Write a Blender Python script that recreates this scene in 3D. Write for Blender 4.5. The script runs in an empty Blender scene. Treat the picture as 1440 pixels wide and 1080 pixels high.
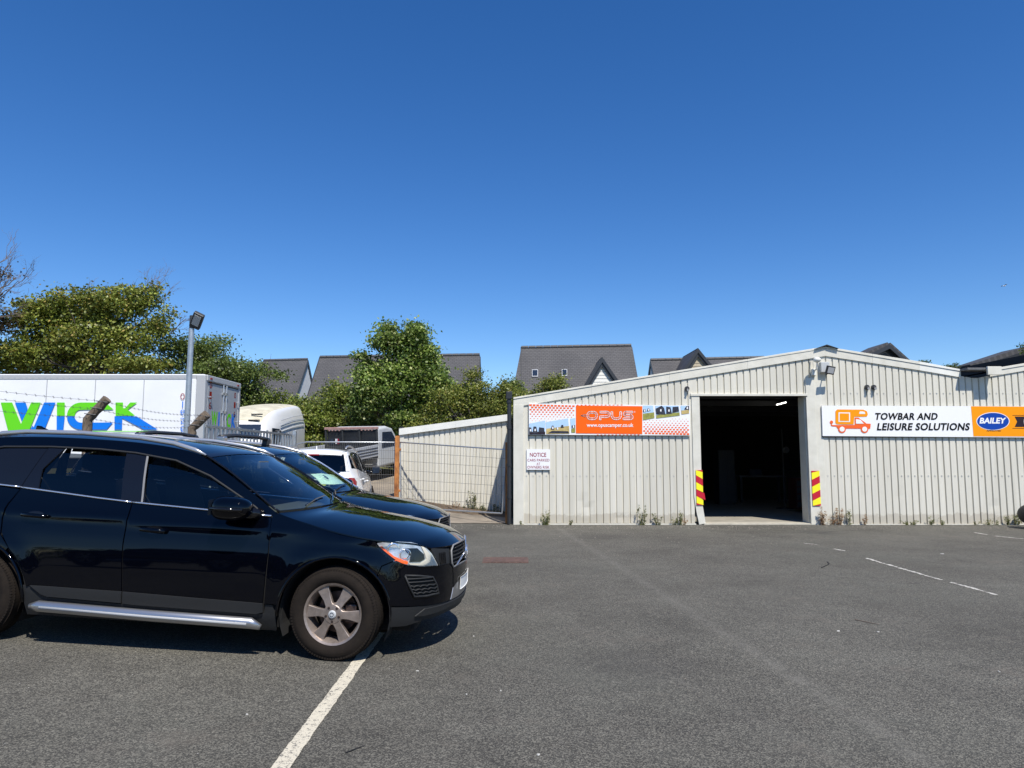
import bpy, bmesh, math, random
import numpy as np
from mathutils import Vector, Matrix, noise
from mathutils.geometry import delaunay_2d_cdt
R = math.radians
SC = bpy.context.scene
COL = SC.collection

# ------------------------------------------------------------------ camera, world, sun, exposure
F, CAMH, HZ = 1000.0, 1.54, 642.0
TILT = math.atan((HZ-540)/F)
cam_d = bpy.data.cameras.new('camera'); cam = bpy.data.objects.new('camera', cam_d); COL.objects.link(cam)
cam_d.sensor_width = 36; cam_d.lens = 36*F/1440; cam_d.clip_end = 3000; cam_d.clip_start = .05
cam.location = (0, 0, CAMH); cam.rotation_euler = (R(90)+TILT, 0, 0)
SC.camera = cam
SUN_EL, SUN_AZ = R(55), R(21)            # azimuth measured from straight behind the camera towards the right
to_sun = Vector((math.sin(SUN_AZ)*math.cos(SUN_EL), -math.cos(SUN_AZ)*math.cos(SUN_EL), math.sin(SUN_EL)))
w = bpy.data.worlds.new('World'); SC.world = w; w.use_nodes = True
nt = w.node_tree; bg = nt.nodes['Background']
sky = nt.nodes.new('ShaderNodeTexSky'); sky.sky_type = 'NISHITA'; sky.sun_disc = False
sky.sun_elevation = SUN_EL; sky.sun_rotation = math.atan2(to_sun.x, to_sun.y)
sky.altitude = 0; sky.air_density = 0.9; sky.dust_density = .02; sky.ozone_density = 4.0
hs_ = nt.nodes.new('ShaderNodeHueSaturation'); hs_.inputs['Saturation'].default_value = 1.28; hs_.inputs['Hue'].default_value = .508
nt.links.new(sky.outputs[0], hs_.inputs['Color']); nt.links.new(hs_.outputs[0], bg.inputs[0]); bg.inputs[1].default_value = 0.124
sd = bpy.data.lights.new('sun', 'SUN'); sd.energy = 5.0; sd.angle = R(.5); sd.color = (1, .945, .86)
so = bpy.data.objects.new('sun', sd); COL.objects.link(so)
so.rotation_euler = to_sun.to_track_quat('Z', 'Y').to_euler(); so.location = (5, -5, 12)
SC.view_settings.view_transform = 'Standard'; SC.view_settings.look = 'None'
SC.view_settings.gamma = 1; SC.view_settings.exposure = 0.24; SC.view_settings.use_curve_mapping = False
try: SC.cycles.max_bounces = 10; SC.cycles.transparent_max_bounces = 16
except Exception: pass

# ------------------------------------------------------------------ pixel helpers (photo pixel -> point at a real distance)
def ray(x, y):
    u = (x-720)/F; v = (540-y)/F
    return Vector((u, math.cos(TILT)-v*math.sin(TILT), math.sin(TILT)+v*math.cos(TILT)))
def at(x, y, Y):
    r = ray(x, y); k = Y/r.y
    return Vector((r.x*k, Y, CAMH+r.z*k))
def gp(x, y, z=0.0):
    r = ray(x, y); k = (z-CAMH)/r.z
    return Vector((r.x*k, r.y*k, z))
def sp(t): return math.log1p(math.exp(max(-30, min(30, t*6))))/6
def sstep(a, b, t):
    t = max(0, min(1, (t-a)/(b-a))); return t*t*(3-2*t)
def gh(x, y):
    h = .0384*min(sp(-1.35-x), 9)
    if x < .0: h += min(.12*-x, .42)*sstep(16.6, 18.8, y)+.105*max(0, min(y-22, 5))*sstep(-7.2, -6.2, x)*sstep(0, -1, x) if x > -1 else min(.12*-x, .42)*sstep(16.6, 18.8, y)+.105*max(0, min(y-22, 5))*sstep(-7.2, -6.2, x)
    return h

# ------------------------------------------------------------------ materials
MATS = {}
def mat(name, col=(.5,.5,.5), rough=.5, metal=0, var=0, scale=8, bump=0, bscale=40, coat=0, emit=0, trans=0, spec=.5, coords='Object', alpha=1, ior=1.5, col2=None, detail=6, stretch=None):
    if name in MATS: return MATS[name]
    m = bpy.data.materials.new(name); m.use_nodes = True; MATS[name] = m
    n = m.node_tree.nodes; l = m.node_tree.links; b = n['Principled BSDF']
    b.inputs['Base Color'].default_value = (*col, 1); b.inputs['Roughness'].default_value = rough
    b.inputs['Metallic'].default_value = metal; b.inputs['Coat Weight'].default_value = coat
    b.inputs['Coat Roughness'].default_value = .03
    b.inputs['Specular IOR Level'].default_value = spec; b.inputs['IOR'].default_value = ior
    if trans: b.inputs['Transmission Weight'].default_value = trans
    if alpha < 1: b.inputs['Alpha'].default_value = alpha
    if emit: b.inputs['Emission Color'].default_value = (*col, 1); b.inputs['Emission Strength'].default_value = emit
    if var or bump:
        tc = n.new('ShaderNodeTexCoord'); mp = n.new('ShaderNodeMapping'); l.new(tc.outputs[coords], mp.inputs[0])
        if stretch: mp.inputs['Scale'].default_value = stretch
    if var:
        t = n.new('ShaderNodeTexNoise'); t.inputs['Scale'].default_value = scale; t.inputs['Detail'].default_value = detail
        t.inputs['Roughness'].default_value = .65
        l.new(mp.outputs[0], t.inputs['Vector'])
        r = n.new('ShaderNodeValToRGB'); l.new(t.outputs[0], r.inputs[0])
        r.color_ramp.elements[0].position = .3; r.color_ramp.elements[1].position = .7
        c2 = col2 or tuple(c*(1-var) for c in col)
        r.color_ramp.elements[0].color = (*c2, 1); r.color_ramp.elements[1].color = (*[min(1, c*(1+var*.35)) for c in col], 1)
        l.new(r.outputs[0], b.inputs['Base Color'])
    if bump:
        t = n.new('ShaderNodeTexNoise'); t.inputs['Scale'].default_value = bscale; t.inputs['Detail'].default_value = 4
        l.new(mp.outputs[0], t.inputs['Vector'])
        bm_ = n.new('ShaderNodeBump'); bm_.inputs['Strength'].default_value = bump; bm_.inputs['Distance'].default_value = .02
        l.new(t.outputs[0], bm_.inputs['Height']); l.new(bm_.outputs[0], b.inputs['Normal'])
    return m
def glass(name, tint=(.5,.55,.5), refl_ior=1.5, rough=0.0, opac=0.0):
    """thin pane: clear tinted film plus fresnel reflection"""
    if name in MATS: return MATS[name]
    m = bpy.data.materials.new(name); m.use_nodes = True; MATS[name] = m
    n = m.node_tree.nodes; l = m.node_tree.links; n.remove(n['Principled BSDF'])
    out = n['Material Output']; tr = n.new('ShaderNodeBsdfTransparent'); gl = n.new('ShaderNodeBsdfGlossy')
    tr.inputs[0].default_value = (*tint, 1); gl.inputs['Roughness'].default_value = rough
    gl.inputs[0].default_value = (.95, .97, 1, 1)
    fr = n.new('ShaderNodeFresnel'); fr.inputs[0].default_value = refl_ior
    mx = n.new('ShaderNodeMixShader'); l.new(fr.outputs[0], mx.inputs[0]); l.new(tr.outputs[0], mx.inputs[1]); l.new(gl.outputs[0], mx.inputs[2])
    l.new(mx.outputs[0], out.inputs[0]); return m

# ------------------------------------------------------------------ objects
def wm(o):
    m = o.matrix_basis.copy()
    while o.parent: o = o.parent; m = o.matrix_basis @ m
    return m
def tag(o, label=None, cat=None, group=None, kind=None):
    if label: o['label'] = label
    if cat: o['category'] = cat
    if group: o['group'] = group
    if kind: o['kind'] = kind
    return o
def thing(name, label, cat, loc=(0,0,0), group=None, M=None):
    o = bpy.data.objects.new(name, None); COL.objects.link(o); o.empty_display_size = .1
    o.matrix_basis = M if M is not None else Matrix.Translation(Vector(loc))
    return tag(o, label, cat, group)
class MB:
    def __init__(s): s.v = []; s.f = []; s.mi = []; s.cur = 0; s.n = None
    def add(s, vs, fs):
        o = len(s.v); s.v += [tuple(v) for v in vs]; s.f += [tuple(i+o for i in f) for f in fs]; s.mi += [s.cur]*len(fs); return s
    def box(s, a, b):
        (x0,y0,z0),(x1,y1,z1) = a, b
        return s.add([(x0,y0,z0),(x1,y0,z0),(x1,y1,z0),(x0,y1,z0),(x0,y0,z1),(x1,y0,z1),(x1,y1,z1),(x0,y1,z1)],
                     [(0,3,2,1),(4,5,6,7),(0,1,5,4),(1,2,6,5),(2,3,7,6),(3,0,4,7)])
    def quad(s, *p): return s.add(p, [tuple(range(len(p)))])
    def prism(s, poly, fa, fb):
        """poly of 2d pts; fa, fb map a 2d pt to the two ends"""
        n = len(poly); A = [fa(*p) for p in poly]; B = [fb(*p) for p in poly]
        return s.add(A+B, [tuple(range(n))[::-1], tuple(range(n, 2*n))]+[(i, (i+1) % n, n+(i+1) % n, n+i) for i in range(n)])
    def tube(s, pts, r, n=8, cap=True, sx=1, up=None):
        pts = [Vector(p) for p in pts]; base = len(s.v); ring = []
        rr = r if isinstance(r, (list, tuple)) else [r]*len(pts)
        a = None
        for i, p in enumerate(pts):
            d = (pts[min(i+1, len(pts)-1)]-pts[max(i-1, 0)]).normalized()
            if a is None: a = Vector(up) if up else (Vector((0,0,1)) if abs(d.z) < .9 else Vector((1,0,0)))
            b = d.cross(a).normalized(); a = b.cross(d).normalized()
            for k in range(n):
                t = 2*math.pi*k/n
                s.v.append(tuple(p+a*math.cos(t)*rr[i]+b*math.sin(t)*rr[i]*sx))
        for i in range(len(pts)-1):
            for k in range(n):
                s.f.append((base+i*n+k, base+i*n+(k+1) % n, base+(i+1)*n+(k+1) % n, base+(i+1)*n+k)); s.mi.append(s.cur)
        if cap:
            s.f.append(tuple(base+k for k in range(n))[::-1]); s.mi.append(s.cur)
            s.f.append(tuple(base+(len(pts)-1)*n+k for k in range(n))); s.mi.append(s.cur)
        return s
    def lathe(s, prof, o, ax, seg=32, close=False):
        """prof [(r, h)] about axis ax through o"""
        ax = Vector(ax).normalized(); u = ax.orthogonal().normalized(); v = ax.cross(u); o = Vector(o); b = len(s.v); n = len(prof)
        for k in range(seg):
            t = 2*math.pi*k/seg; d = u*math.cos(t)+v*math.sin(t)
            for r, h in prof: s.v.append(tuple(o+d*r+ax*h))
        for k in range(seg):
            for i in range(n-1 if not close else n):
                j = (i+1) % n; k2 = (k+1) % seg
                s.f.append((b+k*n+i, b+k2*n+i, b+k2*n+j, b+k*n+j)); s.mi.append(s.cur)
        return s
    def ball(s, c, r, seg=12, ring=8):
        rx, ry, rz = r if isinstance(r, (tuple, list)) else (r, r, r); b = len(s.v); c = Vector(c)
        for i in range(ring+1):
            p = math.pi*i/ring
            for k in range(seg):
                t = 2*math.pi*k/seg
                s.v.append((c.x+rx*math.sin(p)*math.cos(t), c.y+ry*math.sin(p)*math.sin(t), c.z+rz*math.cos(p)))
        for i in range(ring):
            for k in range(seg):
                s.f.append((b+i*seg+k, b+(i+1)*seg+k, b+(i+1)*seg+(k+1) % seg, b+i*seg+(k+1) % seg)); s.mi.append(s.cur)
        return s
    def build(s, name, m, parent=None, smooth=False, bevel=0, local=False, label=None, kind=None, seg=2):
        me = bpy.data.meshes.new(name); vs = s.v
        if parent is not None and not local:
            inv = wm(parent).inverted(); vs = [tuple(inv @ Vector(v)) for v in vs]
        me.from_pydata(vs, [], s.f)
        for k in (m if isinstance(m, (list, tuple)) else [m]): me.materials.append(k)
        if len(me.materials) > 1: me.polygons.foreach_set('material_index', s.mi)
        if smooth is True: me.polygons.foreach_set('use_smooth', [True]*len(s.f))
        o = bpy.data.objects.new(name, me); COL.objects.link(o); o.parent = parent
        if smooth and smooth is not True:
            me.polygons.foreach_set('use_smooth', [True]*len(s.f)); me.set_sharp_from_angle(angle=R(smooth))
        if bevel:
            b = o.modifiers.new('bevel', 'BEVEL'); b.width = bevel; b.segments = seg; b.limit_method = 'ANGLE'; b.angle_limit = R(35); b.harden_normals = False
        if label: o['label'] = label
        if kind: o['kind'] = kind
        me.update(); return o
def copy_tree(o, parent=None):
    c = o.copy(); COL.objects.link(c); c.parent = parent
    for ch in list(o.children): copy_tree(ch, c)
    return c
def text_mesh(txt, size, bold=0, shear=0, align='CENTER', spacing=1.0, xs=1.0):
    cu = bpy.data.curves.new('t', 'FONT'); cu.body = txt; cu.size = size; cu.offset = bold; cu.shear = shear
    cu.align_x = align; cu.align_y = 'CENTER'; cu.space_character = spacing; cu.resolution_u = 3
    o = bpy.data.objects.new('t', cu); COL.objects.link(o); dg = bpy.context.evaluated_depsgraph_get()
    me = bpy.data.meshes.new_from_object(o.evaluated_get(dg)); vs = [(v.co.x*xs, v.co.y) for v in me.vertices]; fs = [tuple(p.vertices) for p in me.polygons]
    bpy.data.objects.remove(o); bpy.data.curves.remove(cu); bpy.data.meshes.remove(me)
    return vs, fs
def text_fit(txt, w, h, **k):
    vs, fs = text_mesh(txt, 1, **k)
    x0 = min(v[0] for v in vs); x1 = max(v[0] for v in vs); y0 = min(v[1] for v in vs); y1 = max(v[1] for v in vs)
    return [((v[0]-(x0+x1)/2)/(x1-x0)*w, (v[1]-(y0+y1)/2)/(y1-y0)*h) for v in vs], fs
rnd = random.Random(7)
# ================================================================== the setting: ground
def asphalt():
    m = bpy.data.materials.new('asphalt'); m.use_nodes = True; MATS['asphalt'] = m
    n = m.node_tree.nodes; l = m.node_tree.links; b = n['Principled BSDF']; b.inputs['Roughness'].default_value = .85
    b.inputs['Specular IOR Level'].default_value = .3
    g = n.new('ShaderNodeNewGeometry')
    def noise_(sc, det=3, rough=.6):
        t = n.new('ShaderNodeTexNoise'); t.inputs['Scale'].default_value = sc; t.inputs['Detail'].default_value = det; t.inputs['Roughness'].default_value = rough
        l.new(g.outputs['Position'], t.inputs['Vector']); return t.outputs[0]
    def ramp(src, p0, c0, p1, c1):
        r = n.new('ShaderNodeValToRGB'); l.new(src, r.inputs[0]); e = r.color_ramp.elements
        e[0].position = p0; e[0].color = (*c0, 1); e[1].position = p1; e[1].color = (*c1, 1); return r.outputs[0]
    def mix(f, a, c, mode='MIX'):
        x = n.new('ShaderNodeMix'); x.data_type = 'RGBA'; x.blend_type = mode
        if isinstance(f, float): x.inputs[0].default_value = f
        else: l.new(f, x.inputs[0])
        for s, q in ((6, a), (7, c)):
            if isinstance(q, tuple): x.inputs[s].default_value = (*q, 1)
            else: l.new(q, x.inputs[s])
        return x.outputs[2]
    def mth(op, a, c=None):
        x = n.new('ShaderNodeMath'); x.operation = op; x.use_clamp = False
        for s, q in ((0, a), (1, c)):
            if q is None: continue
            if isinstance(q, (int, float)): x.inputs[s].default_value = q
            else: l.new(q, x.inputs[s])
        return x.outputs[0]
    big = ramp(noise_(.55, 7, .78), .36, (.086,.082,.070), .64, (.132,.127,.109))
    # aggregate: voronoi cells with random grey
    v = n.new('ShaderNodeTexVoronoi'); v.inputs['Scale'].default_value = 140; l.new(g.outputs['Position'], v.inputs['Vector'])
    hs = n.new('ShaderNodeSeparateColor'); l.new(v.outputs['Color'], hs.inputs[0])
    agg = ramp(hs.outputs[0], .35, (.50,.50,.50), .97, (1.75,1.73,1.66))
    c = mix(1.0, big, agg, 'MULTIPLY')
    mid = ramp(noise_(34, 6, .8), .32, (.80,.80,.80), .68, (1.2,1.2,1.2)); c = mix(1.0, c, mid, 'MULTIPLY')
    # pale scuffed band running diagonally towards the building, with ragged edges
    sx = n.new('ShaderNodeSeparateXYZ'); l.new(g.outputs['Position'], sx.inputs[0])
    A = gp(800, 752); B = gp(1010, 885); d = (B-A).normalized(); nx, ny = -d.y, d.x
    def band(A, d, wd, amt, col, c, lim=None):
        nx, ny = -d.y, d.x
        dist = mth('ABSOLUTE', mth('ADD', mth('ADD', mth('MULTIPLY', sx.outputs[0], nx), mth('MULTIPLY', sx.outputs[1], ny)), -(A.x*nx+A.y*ny)))
        dist = mth('ADD', dist, mth('MULTIPLY', mth('SUBTRACT', noise_(2.2, 5, .8), .5), wd*2.2))
        f = mth('MULTIPLY', ramp(dist, 0, (1,1,1), wd, (0,0,0)), amt)
        f = mth('MULTIPLY', f, ramp(noise_(5, 5, .8), .35, (0,0,0), .6, (1,1,1)))
        return mix(f, c, col)
    c = band(A, d, .11, .38, (.20,.19,.165), c)
    A2 = gp(640, 790); B2 = gp(1010, 985); c = band(A2, (B2-A2).normalized(),   .10, .16, (.17,.162,.14), c)
    # greener / browner damp-dry patches
    c = mix(mth('MULTIPLY', ramp(noise_(.28, 5, .75), .5, (0,0,0), .68, (1,1,1)), .45), c, (.078,.080,.066))
    c = mix(mth('MULTIPLY', ramp(noise_(.9, 6, .8), .56, (0,0,0), .66, (1,1,1)), .35), c, (.15,.132,.108))
    # gritty strip at the foot of the wall
    yb = mth('MULTIPLY', ramp(mth('ADD', mth('MULTIPLY', sx.outputs[1], .25), mth('MULTIPLY', noise_(1.5, 5, .8), .35)), 16.0*.25+.12, (0,0,0), 16.5*.25+.16, (1,1,1)), .75)
    c = mix(yb, c, (.135,.112,.088))
    # old oil drips and a couple of sealed cracks
    v3 = n.new('ShaderNodeTexVoronoi'); v3.inputs['Scale'].default_value = .42; l.new(g.outputs['Position'], v3.inputs['Vector'])
    oil = ramp(mth('ADD', v3.outputs['Distance'], mth('MULTIPLY', mth('SUBTRACT', noise_(4, 5, .8), .5), .5)), .10, (1,1,1), .26, (0,0,0))
    c = mix(mth('MULTIPLY', oil, .42), c, (.050,.048,.043))
    wv = n.new('ShaderNodeVectorMath'); wv.operation = 'MULTIPLY_ADD'; nn_ = n.new('ShaderNodeTexNoise'); nn_.inputs['Scale'].default_value = .8; nn_.inputs['Detail'].default_value = 6; l.new(g.outputs['Position'], nn_.inputs[0])
    l.new(nn_.outputs['Color'], wv.inputs[0]); wv.inputs[1].default_value = (1.6,1.6,0); l.new(g.outputs['Position'], wv.inputs[2])
    v4 = n.new('ShaderNodeTexVoronoi'); v4.feature = 'DISTANCE_TO_EDGE'; v4.inputs['Scale'].default_value = .16; l.new(wv.outputs[0], v4.inputs['Vector'])
    crk = ramp(v4.outputs['Distance'], .0010, (1,1,1), .0022, (0,0,0))
    c = mix(mth('MULTIPLY', crk, mth('MULTIPLY', ramp(noise_(.5), .48, (0,0,0), .56, (1,1,1)), .55)), c, (.04,.038,.034))
    # bright chips
    v2 = n.new('ShaderNodeTexVoronoi'); v2.inputs['Scale'].default_value = 9; l.new(g.outputs['Position'], v2.inputs['Vector'])
    chips = ramp(v2.outputs['Distance'], .035, (1,1,1), .05, (0,0,0))
    c = mix(mth('MULTIPLY', chips, ramp(noise_(3), .52, (0,0,0), .56, (1,1,1))), c, (.38,.37,.34))
    l.new(c, b.inputs['Base Color'])
    bp = n.new('ShaderNodeBump'); bp.inputs['Strength'].default_value = .6; bp.inputs['Distance'].default_value = .006
    l.new(mth('ADD', v.outputs['Distance'], noise_(30)), bp.inputs['Height']); l.new(bp.outputs[0], b.inputs['Normal'])
    return m
ASPH = asphalt()
def sheet(name, xs, ys, m, off=0, kind='structure', fn=gh):
    mb = MB(); mb.v = [(x, y, fn(x, y)+off) for y in ys for x in xs]; W = len(xs)
    mb.f = [(j*W+i, j*W+i+1, (j+1)*W+i+1, (j+1)*W+i) for j in range(len(ys)-1) for i in range(W-1)]; mb.mi = [0]*len(mb.f)
    return mb.build(name, m, smooth=True, kind=kind)
fr = lambda a, b, n: [a+(b-a)*i/n for i in range(n+1)]
sheet('ground', [-900,-200,-60]+fr(-30, 4, 136)+[12,30,80,250,900], [-300,-60,-15]+fr(0, 26, 104)+[32,40,60,120,300,900], ASPH)
mat('yard_dirt', (.30,.255,.20), .95, var=.45, scale=1.3, bump=.5, bscale=25, coords='Object', col2=(.15,.13,.105))
sheet('yard', fr(-30, -.06, 100), fr(16.62, 34, 70), MATS['yard_dirt'], .012)
mat('rough_grass', (.10,.12,.04), .95, var=.6, scale=2.5, bump=.6, bscale=30, col2=(.14,.11,.06))
def hill(x, y): return gh(x, y)+.02+1.0*sstep(26, 31, y)
sheet('grass_bank', fr(-60, 60, 80), fr(25.5, 70, 40), MATS['rough_grass'], .0, fn=hill)

# painted bay lines: worn thermoplastic paint, slabs 4 mm above the asphalt
def paint(name, wear, col=(.60,.55,.43)):
    m = mat(name, col, .7); n = m.node_tree.nodes; l = m.node_tree.links; b = n['Principled BSDF']
    g = n.new('ShaderNodeNewGeometry'); t = n.new('ShaderNodeTexNoise'); t.inputs['Scale'].default_value = 28; t.inputs['Detail'].default_value = 8; t.inputs['Roughness'].default_value = .85
    l.new(g.outputs['Position'], t.inputs['Vector'])
    v = n.new('ShaderNodeTexVoronoi'); v.inputs['Scale'].default_value = 60; v.feature = 'DISTANCE_TO_EDGE'; l.new(g.outputs['Position'], v.inputs['Vector'])
    ad = n.new('ShaderNodeMath'); ad.operation = 'MULTIPLY_ADD'; l.new(v.outputs['Distance'], ad.inputs[0]); ad.inputs[1].default_value = .5; l.new(t.outputs[0], ad.inputs[2])
    r = n.new('ShaderNodeValToRGB'); r.color_ramp.elements[0].position = wear; r.color_ramp.elements[1].position = wear+.04
    r.color_ramp.elements[0].color = (.12,.115,.105,1); r.color_ramp.elements[1].color = (*col, 1)
    l.new(ad.outputs[0], r.inputs[0]); l.new(r.outputs[0], b.inputs['Base Color'])
    bp = n.new('ShaderNodeBump'); bp.inputs['Strength'].default_value = .7; bp.inputs['Distance'].default_value = .004; l.new(ad.outputs[0], bp.inputs['Height']); l.new(bp.outputs[0], b.inputs['Normal'])
    return m
def strip(name, m, pts, wd, parent=None, ragged=.006, kind='structure', off=.004, label=None):
    """ragged-edged painted strip along ground points"""
    mb = MB(); N = 0; last = None
    for a, b in zip(pts[:-1], pts[1:]):
        a = Vector(a); b = Vector(b); d = (b-a); L = d.length; d.normalize(); p = Vector((-d.y, d.x, 0))
        k = max(2, int(L/.05))
        for i in range(k+1):
            q = a+(b-a)*i/k
            for s in (-1, 1):
                e = q+p*s*(wd/2+rnd.uniform(-ragged, ragged)); mb.v.append((e.x, e.y, gh(e.x, e.y)+off))
            if i: mb.f.append((len(mb.v)-4, len(mb.v)-3, len(mb.v)-1, len(mb.v)-2)); mb.mi.append(0)
    o = mb.build(name, m, parent, kind=kind, label=label); return o
mp_ = paint('line_paint', .472)
Lx = (gp(507, 932).x+gp(398, 1080).x)/2-.02
strip('bay_line', mp_, [(Lx+.015, 2.2, 0), (Lx, 5.3, 0), (Lx-.01, 9.6, 0)], .092, ragged=.004)
mp2 = paint('faded_paint', .50, (.62,.6,.53))
for a, b in [((1218,785),(1244,793)), ((1246,793.5),(1262,798)), ((1264,798.7),(1298,808.5)), ((1300,809.2),(1326,816)), ((1337,819),(1344,821)), ((1347,821.7),(1384,832)), ((1387,833),(1402,837)), ((1172,772),(1188,775)), ((1130,764),(1150,766)), ((1370,749),(1388,752)), ((1400,754),(1439,758))]:
    strip('faded_line', mp2, [gp(*a), gp(*b)], .045, ragged=.014)

# ================================================================== warehouse
Y0 = 16.4
W = lambda x, y, dy=0: at(x, y, Y0+dy)
mat('cladding', (.635,.612,.53), .5, var=.08, scale=1.6, bump=0, col2=(.56,.535,.45), stretch=(5,1,.25))
def clad_mat():
    m = MATS['cladding']; n = m.node_tree.nodes; l = m.node_tree.links; b = n['Principled BSDF']
    old = b.inputs['Base Color'].links[0].from_socket
    g = n.new('ShaderNodeNewGeometry'); s = n.new('ShaderNodeSeparateXYZ'); l.new(g.outputs['Position'], s.inputs[0])
    t = n.new('ShaderNodeTexNoise'); t.inputs['Scale'].default_value = 3.5; t.inputs['Detail'].default_value = 7; t.inputs['Roughness'].default_value = .8; l.new(g.outputs['Position'], t.inputs['Vector'])
    a = n.new('ShaderNodeMath'); a.operation = 'MULTIPLY_ADD'; l.new(t.outputs[0], a.inputs[0]); a.inputs[1].default_value = -.42; l.new(s.outputs[2], a.inputs[2])
    r = n.new('ShaderNodeValToRGB'); l.new(a.outputs[0], r.inputs[0]); r.color_ramp.elements[0].position = -0.0; r.color_ramp.elements[1].position = .03
    r.color_ramp.elements[0].color = (.6,.6,.6,1); r.color_ramp.elements[1].color = (0,0,0,1)
    mx = n.new('ShaderNodeMix'); mx.data_type = 'RGBA'; l.new(r.outputs[0], mx.inputs[0]); l.new(old, mx.inputs[6]); mx.inputs[7].default_value = (.40,.36,.28,1)
    oi = n.new('ShaderNodeObjectInfo'); mr = n.new('ShaderNodeMapRange'); l.new(oi.outputs['Random'], mr.inputs[0]); mr.inputs[3].default_value = .93; mr.inputs[4].default_value = 1.04
    hv = n.new('ShaderNodeHueSaturation'); l.new(mx.outputs[2], hv.inputs['Color']); l.new(mr.outputs[0], hv.inputs['Value']); l.new(hv.outputs[0], b.inputs['Base Color'])
clad_mat()
mat('trim_cream', (.66,.64,.56), .5, var=.12, scale=3, bump=.05, bscale=6, col2=(.56,.54,.46))
mat('trim_pale', (.74,.74,.68), .5, var=.1, scale=3)
mat('black_plastic', (.022,.024,.027), .45)
mat('dark_metal', (.04,.042,.045), .5)
mat('zinc', (.42,.44,.46), .42, metal=.6, var=.2, scale=9)
mat('concrete', (.46,.43,.35), .9, var=.25, scale=6, bump=.3, bscale=30)
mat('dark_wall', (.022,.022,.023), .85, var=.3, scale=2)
mat('dark_floor', (.34,.315,.26), .75, var=.25, scale=3)
mat('rust', (.50,.20,.05), .85, var=.6, scale=7, bump=.3, bscale=30, col2=(.16,.055,.02), stretch=(1,1,.5))
wh = thing('warehouse', 'low cream corrugated metal warehouse with a shallow gable and an open dark vehicle doorway', 'warehouse', (W(722,736).x, Y0, 0))
XL = W(722,650).x; XR = 15.5
P_ridge = W(1160, 501); P_eaveL = W(722, 573); P_val = W(1352, 532)
def ztop(x):     # underside of fascia, main gable, valley, second gable
    v0 = W(1370, 531).x; sl = (W(1440,520).z-W(1391,531).z)/(W(1440,520).x-W(1391,531).x)
    if x < P_ridge.x: t = (x-P_eaveL.x)/(P_ridge.x-P_eaveL.x); return P_eaveL.z+t*(P_ridge.z-P_eaveL.z)
    if x < v0: t = (x-P_ridge.x)/(P_val.x-P_ridge.x); return P_ridge.z+t*(P_val.z-P_ridge.z)
    return W(1391,531).z+(x-W(1391,531).x)*sl
PITCH = W(1200,650).x-W(1190.6,650).x
DENTS = [(W(818,708).x, W(818,708).z, .03), (W(826,716).x, W(0,716).z, .025), (W(872,728).x, W(0,728).z, .02), (W(892,727).x, W(0,727).z, .022), (W(733,700).x,.5,.01), (W(1265,702).x, W(0,702).z, .015), (W(1215,690).x,.6,.012), (W(1400,705).x,.45,.014)]
def clad(parent, x0, x1, zb, zt, y, name='cladding_sheet', m=None, dep=.032, seg=6, pitch=None, ybot=None):
    """box-rib sheets, each `seg` ribs wide; narrow valleys between broad crests"""
    pitch = pitch or PITCH; x = x0
    while x < x1-.02:
        xe = min(x+pitch*seg, x1); mb = MB(); cols = [(x, 0)]
        k = 0
        while x+k*pitch < xe-.001:
            q = x+k*pitch
            for dx, d in ((.116*pitch/.152, 0), (.119*pitch/.152, 1), (.139*pitch/.152, 1), (.150*pitch/.152, 0)):
                if q+dx < xe: cols.append((q+dx, d))
            k += 1
        cols.append((xe, 0)); jit = rnd.uniform(0, .004)
        zs = [0, .04, .08, .12, .17, .24, .45, .75, 1]
        for t in zs:
            for (cx, d) in cols:
                a = zb(cx) if callable(zb) else zb; b_ = zt(cx)
                zz = a+(b_-a)*t
                dent = sum(q[2]*math.exp(-((cx-q[0])/.09)**2-((zz-q[1])/.07)**2) for q in DENTS) if y < 17 else 0
                mb.v.append((cx, y+d*dep-jit+rnd.uniform(-.0008,.0008)+dent, zz))
        n = len(cols)
        for j in range(len(zs)-1):
            for i in range(n-1): mb.f.append((j*n+i, j*n+i+1, (j+1)*n+i+1, (j+1)*n+i)); mb.mi.append(0)
        mb.build(name, m or MATS['cladding'], parent); x = xe
DXL, DXR = W(985,650).x, W(1137,650).x; DZT = W(1060, 557).z
clad(wh, XL+.22, DXL-.16, .035, lambda x: ztop(x)+.05, Y0)
clad(wh, DXL-.16, DXR+.36-.16, DZT+.05, lambda x: ztop(x)+.05, Y0)
clad(wh, DXR+.36, XR, .02, lambda x: ztop(x)+.05, Y0)
# dents low in the wall
def trim(name, a, b, m='trim_cream', bevel=.004, label=None):
    return MB().box(a, b).build(name, MATS[m], wh, bevel=bevel, label=label)
trim('corner_flashing', (XL, Y0-.035, 0.0), (XL+.235, Y0+.03, ztop(XL)+.06))
trim('door_post', (DXL-.175, Y0-.03, .66), (DXL+.01, Y0+.06, DZT+.05))
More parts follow.
